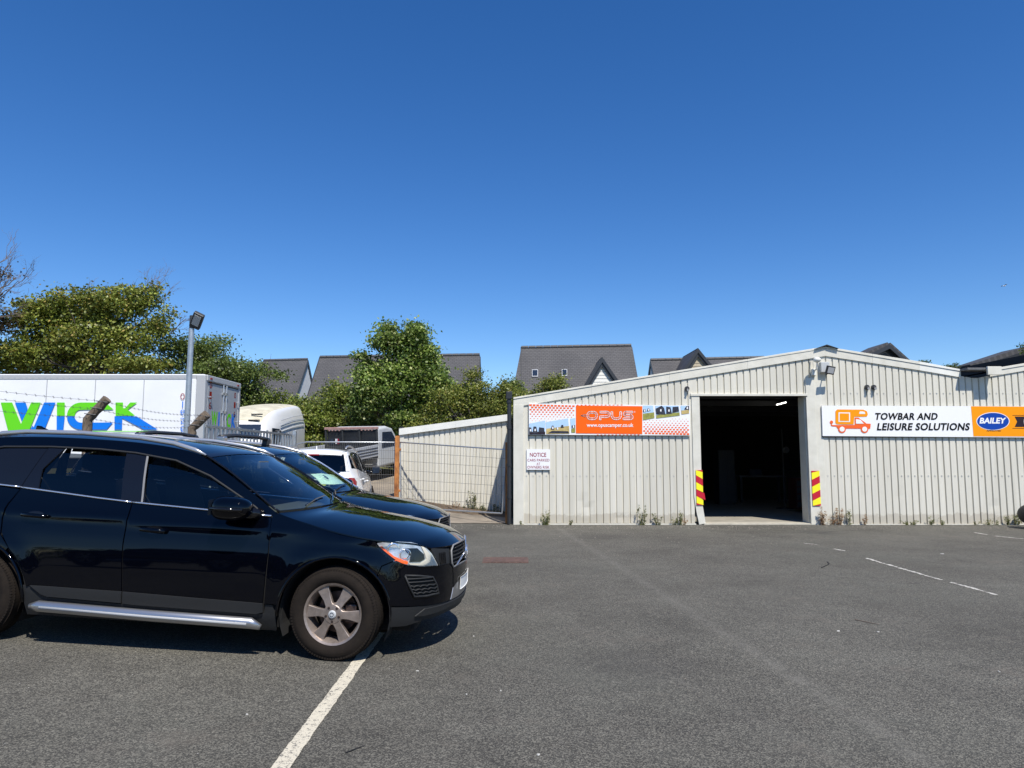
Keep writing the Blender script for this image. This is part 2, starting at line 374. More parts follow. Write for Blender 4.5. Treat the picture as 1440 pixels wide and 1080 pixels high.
# bent lower end of the left door post
b = MB()
p0 = (DXL-.175, .66); q0 = (DXL+.01, .66)
b.prism([(DXL-.175,.66),(DXL+.01,.66),(DXL+.02,.42),(DXL+.075,.03),(DXL-.07,.0),(DXL-.13,.3)], lambda x, z: (x, Y0-.03, z), lambda x, z: (x, Y0+.05, z))
b.build('bent_door_post', MATS['trim_cream'], wh, bevel=.004, label='buckled foot of the left door post')
trim('door_post', (DXR-.005, Y0-.03, 0), (DXR+.2, Y0+.06, DZT+.42))
trim('door_post_flange', (DXR+.2, Y0-.012, 0), (DXR+.365, Y0+.04, ztop(DXR)+.03))
trim('door_header', (DXL-.20, Y0-.05, DZT), (DXR+.03, Y0+.03, DZT+.055))
trim('door_reveal', (DXR-.02, Y0+.062, 0), (DXR+.02, Y0+.42, DZT), m='trim_cream')
trim('door_reveal', (DXL-.02, Y0+.062, 0), (DXL+.01, Y0+.42, DZT), m='trim_cream')
trim('threshold', (DXL+.03, Y0-.06, -.05), (DXR-.02, Y0+.35, .03), m='concrete', bevel=.01)
trim('floor_drip', (XL+.235, Y0-.03, -.02), (DXL-.14, Y0+.04, .026), m='trim_cream')
trim('floor_drip', (DXR+.37, Y0-.02, -.02), (XR, Y0+.04, .016), m='trim_cream')
# fascias
def fascia(p, q, m='trim_cream', y0=-.032, y1=.04, n=2, h=None):
    for i in range(n):
        a = [tuple(u+(v-u)*i/n for u, v in zip(p[k], q[k])) for k in range(2)]; c = [tuple(u+(v-u)*(i+1)/n for u, v in zip(p[k], q[k])) for k in range(2)]
        a = [W(*t) for t in a]; c = [W(*t) for t in c]
        poly = [(a[1].x, a[1].z), (c[1].x, c[1].z), (c[0].x, c[0].z), (a[0].x, a[0].z)]
        d = -.002*i
        MB().prism(poly, lambda x, z: (x, Y0+y0+d, z), lambda x, z: (x, Y0+y1, z)).build('fascia', MATS[m], wh, bevel=.005)
fascia([(722,559),(722,573)], [(1160,487.5),(1160,501)], n=4)
fascia([(1160,487.5),(1160,501)], [(1292,508.5),(1292,521)], n=2)
fascia([(1292,508.5),(1292,521)], [(1350,519.5),(1350,531)], m='trim_pale', n=1)
fascia([(1391,519),(1391,530)], [(1600,484),(1600,494)], n=3)
mb = MB(); a, b_, c = W(1144,491), W(1160,486.5), W(1177,491)
mb.prism([(a.x,a.z),(b_.x,b_.z-.0),(c.x,c.z),(b_.x,b_.z+.02)], lambda x, z: (x, Y0-.11, z), lambda x, z: (x, Y0+16, z)).build('ridge_cap', MATS['dark_metal'], wh)
# valley gutter and its projecting outlet box
mat('gutter_lead', (.13,.135,.14), .7, var=.4, scale=8)
a, c = W(1350, 521), W(1391, 521)
MB().box((a.x-.02, Y0-.30, a.z-.02), (c.x+.02, Y0+.2, a.z+.03)).build('gutter_lip', MATS['gutter_lead'], wh, bevel=.006)
p, q = W(1375, 528), W(1390, 518.5)
MB().box((p.x, Y0-.36, p.z-.02), (q.x+.06, Y0-.305, q.z+.01)).build('gutter_end_plate', MATS['trim_cream'], wh, bevel=.005)
# roofs and other walls (dark fibre cement)
mat('roof_sheet', (.30,.30,.29), .8, var=.3, scale=3)
for pa, pb in (((722,560),(1160,489)), ((1160,489),(1350,521)), ((1391,521),(1600,486))):
    A, B = W(*pa), W(*pb)
    MB().quad((A.x,Y0-.05,A.z-.02),(B.x,Y0-.05,B.z-.02),(B.x,Y0+16,B.z-.02),(A.x,Y0+16,A.z-.02)).build('roof_slope', MATS['roof_sheet'], wh)
MB().box((XL+.004, Y0+.032, 0), (XL+.06, Y0+16, ztop(XL)+.1)).build('side_wall', MATS['cladding'], wh)
# interior
inn = (.25, Y0+.5)
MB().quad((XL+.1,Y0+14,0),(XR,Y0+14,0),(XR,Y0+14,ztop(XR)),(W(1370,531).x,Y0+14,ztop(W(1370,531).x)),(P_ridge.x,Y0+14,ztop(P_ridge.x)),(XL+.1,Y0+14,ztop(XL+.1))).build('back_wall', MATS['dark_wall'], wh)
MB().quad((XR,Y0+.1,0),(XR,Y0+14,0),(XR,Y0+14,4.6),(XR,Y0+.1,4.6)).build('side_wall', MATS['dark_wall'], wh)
sheet('workshop_floor', [XL+.1, DXL, DXR, XR], [Y0+.08, Y0+2, Y0+8, Y0+14], MATS['dark_floor'], .024, fn=lambda x, y: 0)
for pa, pb in (((722,573),(1160,501)), ((1160,501),(1371,535)), ((1371,535),(1600,494))):
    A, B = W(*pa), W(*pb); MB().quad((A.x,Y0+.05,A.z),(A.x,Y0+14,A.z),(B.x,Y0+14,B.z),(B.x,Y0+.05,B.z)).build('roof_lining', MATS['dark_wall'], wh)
for i in range(4):
    MB().box((2.6, Y0+1.8+i*2.6, 3.02), (13.5, Y0+1.95+i*2.6, 3.17)).build('rafter', MATS['dark_metal'], wh)
# screws along the rails
mat('screw', (.55,.54,.5), .5, metal=.2)
mb = MB()
for zz, xs_ in ((W(800,669).z, None), (W(1300,553).z, 1)):
    x = XL+.30
    while x < XR-.3:
        if (x < DXL-.2 or x > DXR+.4) and not (xs_ and x < DXR) and (int(x/PITCH) % 2 == 0 or rnd.random() < .4): mb.box((x-.011, Y0-.014, zz-.01), (x+.011, Y0+.001, zz+.012))
        x += PITCH
mb.build('screws', MATS['screw'], wh, kind='stuff')
# black downpipe at the left corner with brackets
xp = W(716,640).x
dp = MB(); dp.tube([(xp, Y0-.02, .02), (xp, Y0-.02, 2.92)], .045, 12)
o_dp = dp.build('downpipe', MATS['black_plastic'], wh, smooth=40)
for z in (.62, 1.35, 2.2, 2.8): MB().lathe([(.046,-.03),(.058,-.03),(.058,.03),(.046,.03)], (xp, Y0-.02, z), (0,0,1), 14).build('pipe_bracket', MATS['black_plastic'], o_dp)
MB().box((xp-.07, Y0-.09, 2.86), (xp+.07, Y0+.06, 3.03)).build('hopper', MATS['black_plastic'], o_dp, bevel=.01)

# red and yellow guards on the door posts
mat('hi_yellow', (.86,.80,.02), .35); mat('hi_red', (.50,.012,.03), .35)
def guard(x0, x1, z0, z1, direction, label, kink=0):
    g = thing('chevron_guard', label, 'corner guard', ((x0+x1)/2, Y0-.05, z0), group='red and yellow guards on the doorway')
    w_ = x1-x0; h = z1-z0; N = 5; bh = h/N
    for k in range(-1, N+1):
        lo = z0+k*bh; pts = []
        A = [(x0, lo-direction*.045), (x1, lo+direction*.045), (x1, lo+bh+direction*.045), (x0, lo+bh-direction*.045)]
        A = [(x, max(z0, min(z1, z))) for x, z in A]
        if abs(A[3][1]-A[0][1])+abs(A[2][1]-A[1][1]) < .01: continue
        kk = kink if k == 1 else 0
        B = [(A[0][0],A[0][1]),(A[1][0]+kk,A[1][1]),(A[2][0]+kk*.6,A[2][1]),(A[3][0],A[3][1])]
        MB().prism(B, lambda x, z: (x, Y0-.052, z), lambda x, z: (x, Y0-.035, z)).build('band', MATS['hi_red' if k % 2 else 'hi_yellow'], g)
    return g
pa, pb = W(979,710), W(987,661); guard(pa.x, pb.x+.0, pa.z, pb.z, -1, 'battered red and yellow striped guard on the left side of the doorway', .05)
pa, pb = W(1142,711), W(1151,662); guard(pa.x, pb.x, pa.z, pb.z, 1, 'straight red and yellow striped guard on the right side of the doorway')

# ================================================================== signs
mat('sign_white', (.80,.80,.80), .35); mat('sign_orange', (.86,.125,.010), .6, spec=.1); mat('sign_amber', (.86,.30,.008), .6, spec=.1)
mat('print_red', (.80,.13,.03), .6, spec=.1); mat('print_black', (.006,.006,.007), .6, spec=.1); mat('print_blue', (.008,.055,.34), .6, spec=.1)
mat('print_dark', (.03,.022,.03), .6, spec=.1); mat('print_sky', (.40,.58,.80), .5); mat('print_grass', (.33,.33,.07), .5, var=.5, scale=14)
mat('print_field', (.55,.42,.16), .5, var=.4, scale=12); mat('print_tent', (.05,.055,.075), .6, var=.6, scale=24, spec=.1); mat('notice_red', (.30,.02,.05), .5, spec=.1); mat('print_cloud', (.62,.70,.74), .5)
def flat(mb, poly, y): mb.add([(x, y, z) for x, z in poly], [tuple(range(len(poly)))])
def pflat(mb, pix, dy): flat(mb, [(W(*p).x, W(*p).z) for p in pix], Y0+dy)
def put_text(parent, txt, box, dy, m, name='lettering', **k):
    (x0, y0), (x1, y1) = box; a, b = W(x0, y0), W(x1, y1)
    vs, fs = text_fit(txt, b.x-a.x, a.z-b.z, **k); cx, cz = (a.x+b.x)/2, (a.z+b.z)/2
    return MB().add([(cx+v[0], Y0+dy, cz+v[1]) for v in vs], fs).build(name, m, parent)
# OPUS banner
SG = -.060
ts = thing('camper_banner', 'long orange and white dotted banner reading OPUS, left of the doorway', 'sign', tuple(W(856, 612, SG)))
pix = [(743.5,611.5),(969.5,612.5),(969.5,570.5),(743.5,567.5)]
P = [W(*p) for p in pix]
MB().prism([(p.x,p.z) for p in P], lambda x, z: (x, Y0+SG, z), lambda x, z: (x, Y0-.028, z)).build('board', MATS['sign_white'], ts)
MB().box((P[0].x, Y0-.03, P[0].z-.015), (P[1].x, Y0-.002, P[0].z+.0)).build('shadow_strip', MATS['dark_metal'], ts)  # dark strip standing in for the shadow under the board's lower edge
L1, L2, L3, L4 = SG-.004, SG-.007, SG-.010, SG-.013
mb = MB(); pflat(mb, [(809.5,609.5),(902.5,610.5),(902.5,571.5),(809.5,570.5)], L2); mb.build('logo_panel', MATS['sign_orange'], ts)
mb = MB()      # halftone dots, fading from the top-left and bottom-right corners
for r_ in range(9):
    for c_ in range(14):
        x = 746+c_*5.0+(r_ % 2)*2.4-(.0); y = 570+r_*3.1+c_*.12
        s_ = 2.5-.26*r_-.02*c_
        if x < 807 and y < 594-c_*.75+3 and s_ > .3: pflat(mb, [(x-s_*.75,y+s_*.5),(x+s_*.75,y+s_*.5),(x+s_*.75,y-s_*.5),(x-s_*.75,y-s_*.5)], L1)
        x = 966.5-c_*4.9-(r_ % 2)*2.4; y = 610.6-r_*3.0-c_*.12
        if x > 905 and s_ > .3 and y > 589: pflat(mb, [(x-s_*.75,y+s_*.5),(x+s_*.75,y+s_*.5),(x+s_*.75,y-s_*.5),(x-s_*.75,y-s_*.5)], L1)
for i in range(12):
    x = 812+i*5.6; pflat(mb, [(x-1.3,570.2),(x+1.3,570.2),(x+1.3,569.4),(x-1.3,569.4)], L1)
    x = 840+i*5.2; pflat(mb, [(x-1.3,611.9),(x+1.3,611.9),(x+1.3,611.1),(x-1.3,611.1)], L1)
mb.build('halftone_dots', MATS['print_red'], ts, kind='stuff')
def photo(pts_sky, pts_gnd, tents, gm):
    ph = MB(); ph.cur = 0; pflat(ph, pts_sky, L1-.002); ph.cur = 1; pflat(ph, pts_gnd, L2-.002); ph.cur = 2
    for t in tents: pflat(ph, t, L3-.001)
    ph.cur = 3
    for t in tents[:2]:
        cx = sum(p[0] for p in t)/len(t); cy = sum(p[1] for p in t)/len(t); pflat(ph, [(cx-.8,cy+1.6),(cx+1.3,cy+1.6),(cx+1.0,cy-1.8),(cx-.6,cy-1.4)], L4-.001)
    ph.build('photo_print', [MATS['print_sky'], MATS[gm], MATS['print_tent'], MATS['sign_white']], ts)
photo([(744,611),(766.5,611),(766.5,591.5),(744,596)], [(744,611),(766.5,611),(766.5,607),(744,607.5)], [[(744,609),(748,609),(747,601.5),(744,601)],[(749,609.5),(756,609.5),(754,600),(750,600)],[(757,608),(765.5,608),(765,602),(758,601)]], 'print_dark')
photo([(768,610.5),(800.5,610),(798.5,588.5),(767,594)], [(768,610.5),(800.5,610),(800,599),(768,603)], [[(774,604.5),(779,604.5),(778.5,599),(776,598.5)],[(782,604.5),(785,604.5),(785,600.5),(782.5,601)],[(788,602),(792.5,602),(791.5,597.5),(789,598)],[(770,609.5),(800,609.5),(799,606.5),(776,606)]], 'print_field')
photo([(803,608.5),(808.6,608.3),(808.6,588),(801.5,589)], [(803,608.5),(808.6,608.3),(808.6,602),(803,603)], [[(803.5,602),(808.4,601.5),(808.4,598),(803.5,598.5)]], 'print_grass')
photo([(903.4,591),(919.5,588),(917.5,570.8),(903.4,570.6)], [(903.4,591),(919.5,588),(919,580),(903.4,582)], [[(903.5,580),(908,579.5),(907,575.5),(904,576)],[(909,579),(914,578),(912,574),(910,574.5)]], 'print_grass')
photo([(922,588.5),(955,584.5),(953.5,571),(920.5,571)], [(922,588.5),(955,584.5),(954.6,580),(922,584)], [[(922,583),(935,583.5),(933,574),(929.5,570.8),(921,575)],[(936,583),(944,582),(942,573),(936,572)],[(944.5,581),(954,579),(953,572),(945,572.5)]], 'print_grass')
photo([(957.5,583),(968,581.5),(968,571),(956,571)], [(957.5,583),(968,581.5),(968,576.5),(957,577.5)], [[(961,576),(968,577),(968,571),(964,571.5)]], 'print_field')
# outlined OPUS letters: rounded stroke paths drawn as two parallel white lines
def stroke_outline(mb, path, wd, lw, dy, closed=False):
    """path of pixel points -> outlines at +-wd"""
    def line(pts, closed):
        n = len(pts)
        for i in range(n if closed else n-1):
            a = Vector((*pts[i],)); b = Vector((*pts[(i+1) % n],)); d = (b-a)
            if d.length < 1e-6: continue
            d.normalize(); p = Vector((-d.y, d.x))*lw/2; a2 = a-d*lw*.3; b2 = b+d*lw*.3
            pflat(mb, [tuple(a2-p), tuple(b2-p), tuple(b2+p), tuple(a2+p)], dy)
    n = len(path)
    for s in (-1, 1):
        off = []
        for i, p in enumerate(path):
            a = Vector(path[(i-1) % n] if closed or i else path[i]); b = Vector(path[(i+1) % n] if closed or i < n-1 else path[i])
            d = (b-a).normalized(); off.append((p[0]-d.y*s*wd, p[1]+d.x*s*wd))
        line(off, closed)
    if not closed:
        for e in (0, -1):
            q = path[e]; r = path[1 if e == 0 else -2]; d = (Vector(q)-Vector(r)).normalized()
            line([(q[0]-d.y*wd, q[1]+d.x*wd), (q[0]+d.y*wd, q[1]-d.x*wd)], False)
def rrect(x0, y0, x1, y1, r, n=4):
    o = []
    for cx, cy, a0 in ((x1-r,y0+r,-90),(x1-r,y1-r,0),(x0+r,y1-r,90),(x0+r,y0+r,180)):
        for i in range(n+1): t = R(a0+90*i/n); o.append((cx+r*math.cos(t), cy+r*math.sin(t)))
    return o
mb = MB(); lw, hw = .85, 1.2
stroke_outline(mb, rrect(826.0,580,838.5,589.2,4.2), hw, lw, L4, True)
arc = lambda cx, cy, r, a0, a1, n=6, ry=None: [(cx+r*math.cos(R(a0+(a1-a0)*i/n)), cy+(ry or r)*math.sin(R(a0+(a1-a0)*i/n))) for i in range(n+1)]
stroke_outline(mb, [(843.5,590.6),(843.5,586.2)]+[(850,586.2)]+arc(853.0,583.0,3.2,90,-90)+[(843.2,579.8)], hw, lw, L4)
stroke_outline(mb, [(859.8,579)]+[(859.8,584)]+arc(864.5,584.4,4.7,180,90,3)+arc(867.5,584.4,4.7,90,0,3)+[(872.2,579)], hw, lw, L4)
stroke_outline(mb, [(889,579.8),(879.5,579.8)]+arc(879.3,582.1,2.3,-90,-270,5)+[(885.8,584.4)]+arc(886,586.8,2.4,-90,90,5)+[(875.5,589.2)], hw, lw, L4)
stroke_outline(mb, [(816.5,584.6),(822.8,583.0),(822.8,586.3)], .1, .55, L4, True)
for t in arc(891.6,579.5,.7,0,300,5): pflat(mb, [(t[0]-.25,t[1]+.25),(t[0]+.25,t[1]+.25),(t[0]+.25,t[1]-.25),(t[0]-.25,t[1]-.25)], L4)
mb.build('outlined_lettering', MATS['sign_white'], ts)
put_text(ts, 'www.opuscamper.co.uk', ((824.5,595.2),(890,602.2)), L4, MATS['sign_white'], bold=.018)
# notice
tn = thing('parking_notice', 'small square white notice reading NOTICE CARS PARKED AT OWNERS RISK under the dotted banner', 'sign', tuple(W(757,661,-.03)))
P = [W(*p) for p in ((740.5,660.5),(773.5,660.5),(773.5,632),(740.5,631.5))]
MB().prism([(p.x,p.z) for p in P], lambda x, z: (x, Y0-.045, z), lambda x, z: (x, Y0-.02, z)).build('plate', MATS['sign_white'], tn)
put_text(tn, 'NOTICE', ((745,636.6),(768,642.4)), -.0485, MATS['notice_red'], bold=.012)
put_text(tn, 'CARS PARKED', ((741.5,645.2),(772.5,648.9)), -.0485, MATS['notice_red'])
put_text(tn, 'AT', ((754.5,650.6),(759.5,653.9)), -.0485, MATS['notice_red'])
put_text(tn, 'OWNERS RISK', ((741.5,655),(772.5,658.8)), -.0485, MATS['notice_red'])
# towbar board
tb = thing('towbar_board', 'long white and amber board reading TOWBAR AND LEISURE SOLUTIONS, right of the doorway', 'sign', tuple(W(1300,614,SG)))
def sgn(poly, y, m, name):
    mb = MB(); pflat(mb, poly, y); return mb.build(name, m, tb)
P = [W(*p) for p in ((1155.5,613.2),(1520,615.8),(1520,572.0),(1154,570.6))]
MB().prism([(p.x,p.z) for p in P], lambda x, z: (x, Y0+SG, z), lambda x, z: (x, Y0-.028, z)).build('board', MATS['sign_white'], tb)
MB().box((P[0].x, Y0-.03, P[0].z-.03), (P[1].x, Y0-.002, P[0].z+.0)).build('shadow_strip', MATS['dark_metal'], tb)  # shadow line below this board, likewise built as a dark strip
sgn([(1366.5,613.6),(1519,614.4),(1519,572.6),(1363,571.6)], L1, MATS['sign_amber'], 'amber_panel')
put_text(tb, 'TOWBAR AND', ((1228.5,580.8),(1316.5,590.6)), L2, MATS['print_black'], bold=.030, shear=.22, spacing=1.07)
put_text(tb, 'LEISURE SOLUTIONS', ((1230.5,595.0),(1362,605.4)), L2, MATS['print_black'], bold=.030, shear=.22, spacing=1.07)
van = [(1174.5,596.5),(1173,594.5),(1173,578.5),(1175.5,576),(1212,576.3),(1217,578.5),(1218.5,583),(1217,586),(1211,586.2),(1199.5,586.2),(1198.5,597),(1183,597)]
sgn(van, L2, MATS['sign_amber'], 'motorhome_emblem')
sgn([(1177.2,593.4),(1193.5,593.6),(1193.5,580.3),(1177.2,580.1)], L3, MATS['sign_white'], 'emblem_window')
sgn([(1178.8,592.0),(1191.9,592.2),(1191.9,581.7),(1178.8,581.5)], L4, MATS['sign_amber'], 'emblem_window')
sgn([(1206,582.2),(1214.6,582.4),(1214.0,579.6),(1211,578.8),(1207,578.8)], L3, MATS['sign_white'], 'emblem_window')
mb = MB()
pflat(mb, [(1168,599.6),(1220,603),(1222,602),(1222.5,596),(1216.5,595.8),(1214,593.8),(1205,587.4),(1200,587.4),(1200,597.8),(1168,597.8)][::1], L2)
pflat(mb, [(1174,599.6),(1176,602.8),(1222.0,603.0),(1220,599.6)], L2-.0005)
for cx in (1182.2, 1213.8): pflat(mb, arc(cx, 603.6, 5.4, 0, 345, 22), L3)
pflat(mb, arc(1167.4, 593.8, 2.3, 0, 330, 11), L3); pflat(mb, [(1166.6,599),(1168.2,599),(1168.2,594),(1166.6,594)], L2)
mb.build('motorhome_chassis_emblem', MATS['print_red'], tb)
mb = MB(); [pflat(mb, arc(cx, 603.6, 3.5, 0, 345, 22), L4) for cx in (1182.2, 1213.8)]; pflat(mb, [(1201.5,596),(1212.6,596),(1208,590.5),(1201.5,589.5)], L4); mb.build('emblem_window', MATS['sign_white'], tb)
mb = MB(); pflat(mb, arc(1393.6, 592.6, 23.2, 0, 354, 40, 12.6), L2); mb.build('oval_rim', MATS['sign_white'], tb)
mb = MB(); pflat(mb, arc(1393.6, 592.6, 22.2, 0, 354, 40, 11.8), L3); mb.build('oval', MATS['print_blue'], tb)
put_text(tb, 'BAILEY', ((1374,587.6),(1412.5,595.8)), L4, MATS['sign_white'], bold=.035, shear=.2)
put_text(tb, 'APPROVED', ((1384.5,604.8),(1405,607.0)), L2, MATS['print_dark'], bold=.01)
sgn([(1424,600.5),(1440,600.5),(1440,586),(1424,586),(1427.5,593)], L2, MATS['print_dark'], 'ribbon_emblem')
mb = MB(); pflat(mb, [(1421,584.6),(1438,584.6),(1438,584.0),(1421,584.0)], L2); pflat(mb, [(1421,602.8),(1438,602.8),(1438,602.2),(1421,602.2)], L2); mb.build('ribbon_line', MATS['print_dark'], tb)
mb = MB(); pflat(mb, arc(1450, 592.8, 14.5, 0, 354, 32), L3); mb.build('badge_rim', MATS['print_dark'], tb)
mb = MB(); pflat(mb, arc(1450, 592.8, 13.4, 0, 354, 32), L4); mb.build('badge', MATS['sign_white'], tb)
mb = MB(); pflat(mb, arc(1450, 592.8, 12.2, 0, 354, 32), L4-.003); mb.build('badge', MATS['sign_amber'], tb)

# ================================================================== wall fittings
tf = thing('wall_floodlight', 'black square floodlight on a bracket below the gable ridge', 'floodlight', tuple(W(1162,520)))
c = W(1167.5, 520.5, -.30)
def obox(c, sx, sy, sz, M, mb=None):
    mb = mb or MB(); b0 = MB().box((-sx/2,-sy/2,-sz/2),(sx/2,sy/2,sz/2)); mb.add([tuple(Vector(c)+M @ Vector(v)) for v in b0.v], b0.f); return mb
Mf = Matrix.Rotation(R(10), 3, 'Z') @ Matrix.Rotation(R(16), 3, 'X') @ Matrix.Rotation(R(8), 3, 'Y')
mat('lamp_glass', (.42,.43,.44), .3, metal=.1)
o1 = obox(c, .21, .05, .19, Mf).build('lamp_body', MATS['black_plastic'], tf, bevel=.01)
obox(c+Mf @ Vector((0,-.028,0)), .155, .004, .135, Mf).build('lamp_lens', MATS['lamp_glass'], o1)
cc = W(1160, 517, -.10); mat('junction_box', (.45,.47,.48), .6)
MB().box((cc.x-.10, Y0-.13, cc.z-.11), (cc.x+.10, Y0-.001, cc.z+.13)).build('junction_box', MATS['junction_box'], tf, bevel=.012)
MB().tube([(cc.x+.02,Y0-.1,cc.z-.05),(c.x-.06,Y0-.2,c.z-.1),(c.x, c.y+.02, c.z-.03)], .014, 6).build('bracket', MATS['black_plastic'], tf)
ta = thing('alarm_dome', 'round cream alarm sounder on a short arm just left of the floodlight', 'alarm', tuple(W(1149,510)))
c = W(1149, 506, -.30)
MB().ball(c, (.085,.085,.065), 16, 10).build('dome', MATS['trim_pale'], ta, smooth=True)
MB().tube([c-Vector((0,0,.05)), c+Vector((.01,.05,-.2)), c+Vector((.02,.29,-.24))], .018, 8).build('arm', MATS['trim_pale'], ta, smooth=40)
MB().tube([c+Vector((-.03,.27,.02)), c+Vector((-.05,.28,-.25)), c+Vector((.02,.285,-.4)), c+Vector((.0,.29,-.62))], .008, 5).build('cable', MATS['trim_cream'], ta)
MB().box(tuple(c+Vector((-.03,.2,-.33))), tuple(c+Vector((.06,.29,-.18)))).build('mount', MATS['trim_pale'], ta, bevel=.006)
def turret(px, py, label, grp=None):
    c = W(px, py, -.05); t = thing('security_camera', label, 'security camera', (c.x, Y0, c.z), group=grp)
    MB().lathe([(0,-.03),(.052,-.03),(.055,.02),(0,.02)], (c.x, Y0-.02, c.z+.02), (0,1,0), 16).build('mount', MATS['black_plastic'], t, smooth=40)
    MB().ball((c.x,Y0-.055,c.z-.005), .044, 14, 9).build('camera_ball', MATS['black_plastic'], t, smooth=True)
    MB().lathe([(0,-.03),(.025,-.03),(.025,.0),(0,0)], (c.x, Y0-.09, c.z-.02), (0,1,.25), 12).build('lens', MATS['lamp_glass'], t, smooth=40)
turret(966.5, 547.5, 'single small black camera on the wall above the right end of the dotted banner')
turret(1220, 545.5, 'left one of the two small black cameras above the towbar board', 'pair of wall cameras')
turret(1229.5, 545.5, 'right one of the two small black cameras above the towbar board', 'pair of wall cameras')

# ================================================================== workshop contents, dim
def simple_box_thing(name, label, cat, a, b, m, parts=(), bevel=.01, grp=None):
    t = thing(name, label, cat, ((a[0]+b[0])/2, (a[1]+b[1])/2, a[2]), group=grp); return t
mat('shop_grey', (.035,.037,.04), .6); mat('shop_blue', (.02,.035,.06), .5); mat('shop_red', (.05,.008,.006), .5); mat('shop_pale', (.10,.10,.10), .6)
X_ = lambda px, Y: (px-720)/F*Y*1.0
t = thing('steel_cabinet', 'tall grey steel cabinet in the dark at the left inside the doorway', 'cabinet', (X_(1015,23), 23, .02))
MB().box((X_(1006,23), 22.8, .02), (X_(1028,23), 23.4, 1.75)).build('carcass', MATS['shop_grey'], t, bevel=.01)
for i in (0, 1): MB().box((X_(1007,23)+i*.25, 22.775, .08), (X_(1007,23)+i*.25+.235, 22.797, 1.7)).build('door', MATS['shop_grey'], t)
t = thing('workbench', 'workbench with a vice standing in the gloom at the middle of the workshop', 'workbench', (X_(1060,24), 24, .02))
MB().box((X_(1033,24), 23.7, .86), (X_(1098,24), 24.4, .92)).build('bench_top', MATS['shop_pale'], t, bevel=.005)
for x in (X_(1035,24), X_(1095,24)):
    for y in (23.75, 24.3): MB().box((x, y, .02), (x+.07, y+.07, .86)).build('leg', MATS['shop_grey'], t)
MB().box((X_(1050,24), 23.8, .92), (X_(1066,24), 24.1, 1.12)).build('vice', MATS['shop_blue'], t, bevel=.02)
t = thing('stand_light', 'round lamp head on a thin upright stand towards the right inside the workshop', 'lamp', (X_(1099,21), 21, .02))
MB().tube([(X_(1099,21), 21, .02), (X_(1099,21), 21, 2.35)], .02, 8).build('pole', MATS['shop_grey'], t)
MB().lathe([(0,0),(.09,0),(.10,.06),(0,.09)], (X_(1103,21), 20.9, 1.72), (-.3,1,.3), 16).build('lamp_head', MATS['shop_pale'], t)
MB().lathe([(0,0),(.25,0),(.25,.03),(0,.04)], (X_(1099,21), 21, .02), (0,0,1), 16).build('base', MATS['shop_grey'], t)
t = thing('tool_trolley', 'low stack of drawers on the floor at the right inside the doorway', 'tool trolley', (X_(1120,20), 20, .02))
MB().box((X_(1110,20), 19.7, .1), (X_(1130,20), 20.3, .95)).build('carcass', MATS['shop_red'], t, bevel=.01)
for i in range(4): MB().box((X_(1110,20)+.02, 19.68, .16+i*.19), (X_(1130,20)-.02, 19.697, .31+i*.19)).build('drawer', MATS['shop_grey'], t)
t = thing('strip_light', 'lit white fluorescent strip hanging under the workshop roof', 'strip light', tuple(at(1099,567,20)))
a, b = at(1092.5, 569, 19.4), at(1105, 565.8, 20.3)
mat('tube_lit', (1,.97,.9), .5, emit=4)
MB().tube([a, b], .019, 8).build('tube', MATS['tube_lit'], t)
MB().tube([a+Vector((0,0,.045)), b+Vector((0,0,.045))], .035, 4).build('fitting', MATS['shop_grey'], t)
MB().tube([(a+b)/2+Vector((0,0,.07)), (a+b)/2+Vector((0,0,.35))], .008, 4).build('hanger', MATS['shop_grey'], t)

# ================================================================== side shed (lean-to) and wire gate
YS = 18.7
S = lambda x, y: at(x, y, YS)
zsl = lambda x: S(562,612).z+(x-S(562,612).x)*((S(714,592).z-S(562,612).z)/(S(714,592).x-S(562,612).x))
sh = thing('side_shed', 'lower lean-to shed of cream ribbed metal set back left of the warehouse', 'shed', (S(640,700).x, YS, gh(-1.5, YS)))
x0 = S(561,650).x; x1 = -.02
clad(sh, x0+.12, x1, lambda x: gh(x, YS)+.02, lambda x: zsl(x)+.05, YS, dep=.03, pitch=7.25/F*YS)
MB().box((x0, YS-.03, gh(x0,YS)), (x0+.125, YS+.05, zsl(x0)+.05)).build('corner_flashing', MATS['trim_cream'], sh, bevel=.004)
for i in range(2):
    xa = x0+(x1-x0)*i/2; xb = x0+(x1-x0)*(i+1)/2
    MB().prism([(xa, zsl(xa)), (xb, zsl(xb)), (xb, zsl(xb)+.17), (xa, zsl(xa)+.17)], lambda x, z: (x, YS-.08-.002*i, z), lambda x, z: (x, YS+.05, z)).build('fascia', MATS['trim_pale'], sh, bevel=.004)
MB().quad((x0,YS,zsl(x0)+.15),(x1,YS,zsl(x1)+.15),(x1,YS+8,zsl(x1)+.15),(x0,YS+8,zsl(x0)+.15)).build('roof_slope', MATS['roof_sheet'], sh)
MB().box((x0+.003, YS+.06, gh(x0,YS)-.2), (x0+.05, YS+8, zsl(x0)+.1)).build('side_wall', MATS['cladding'], sh)

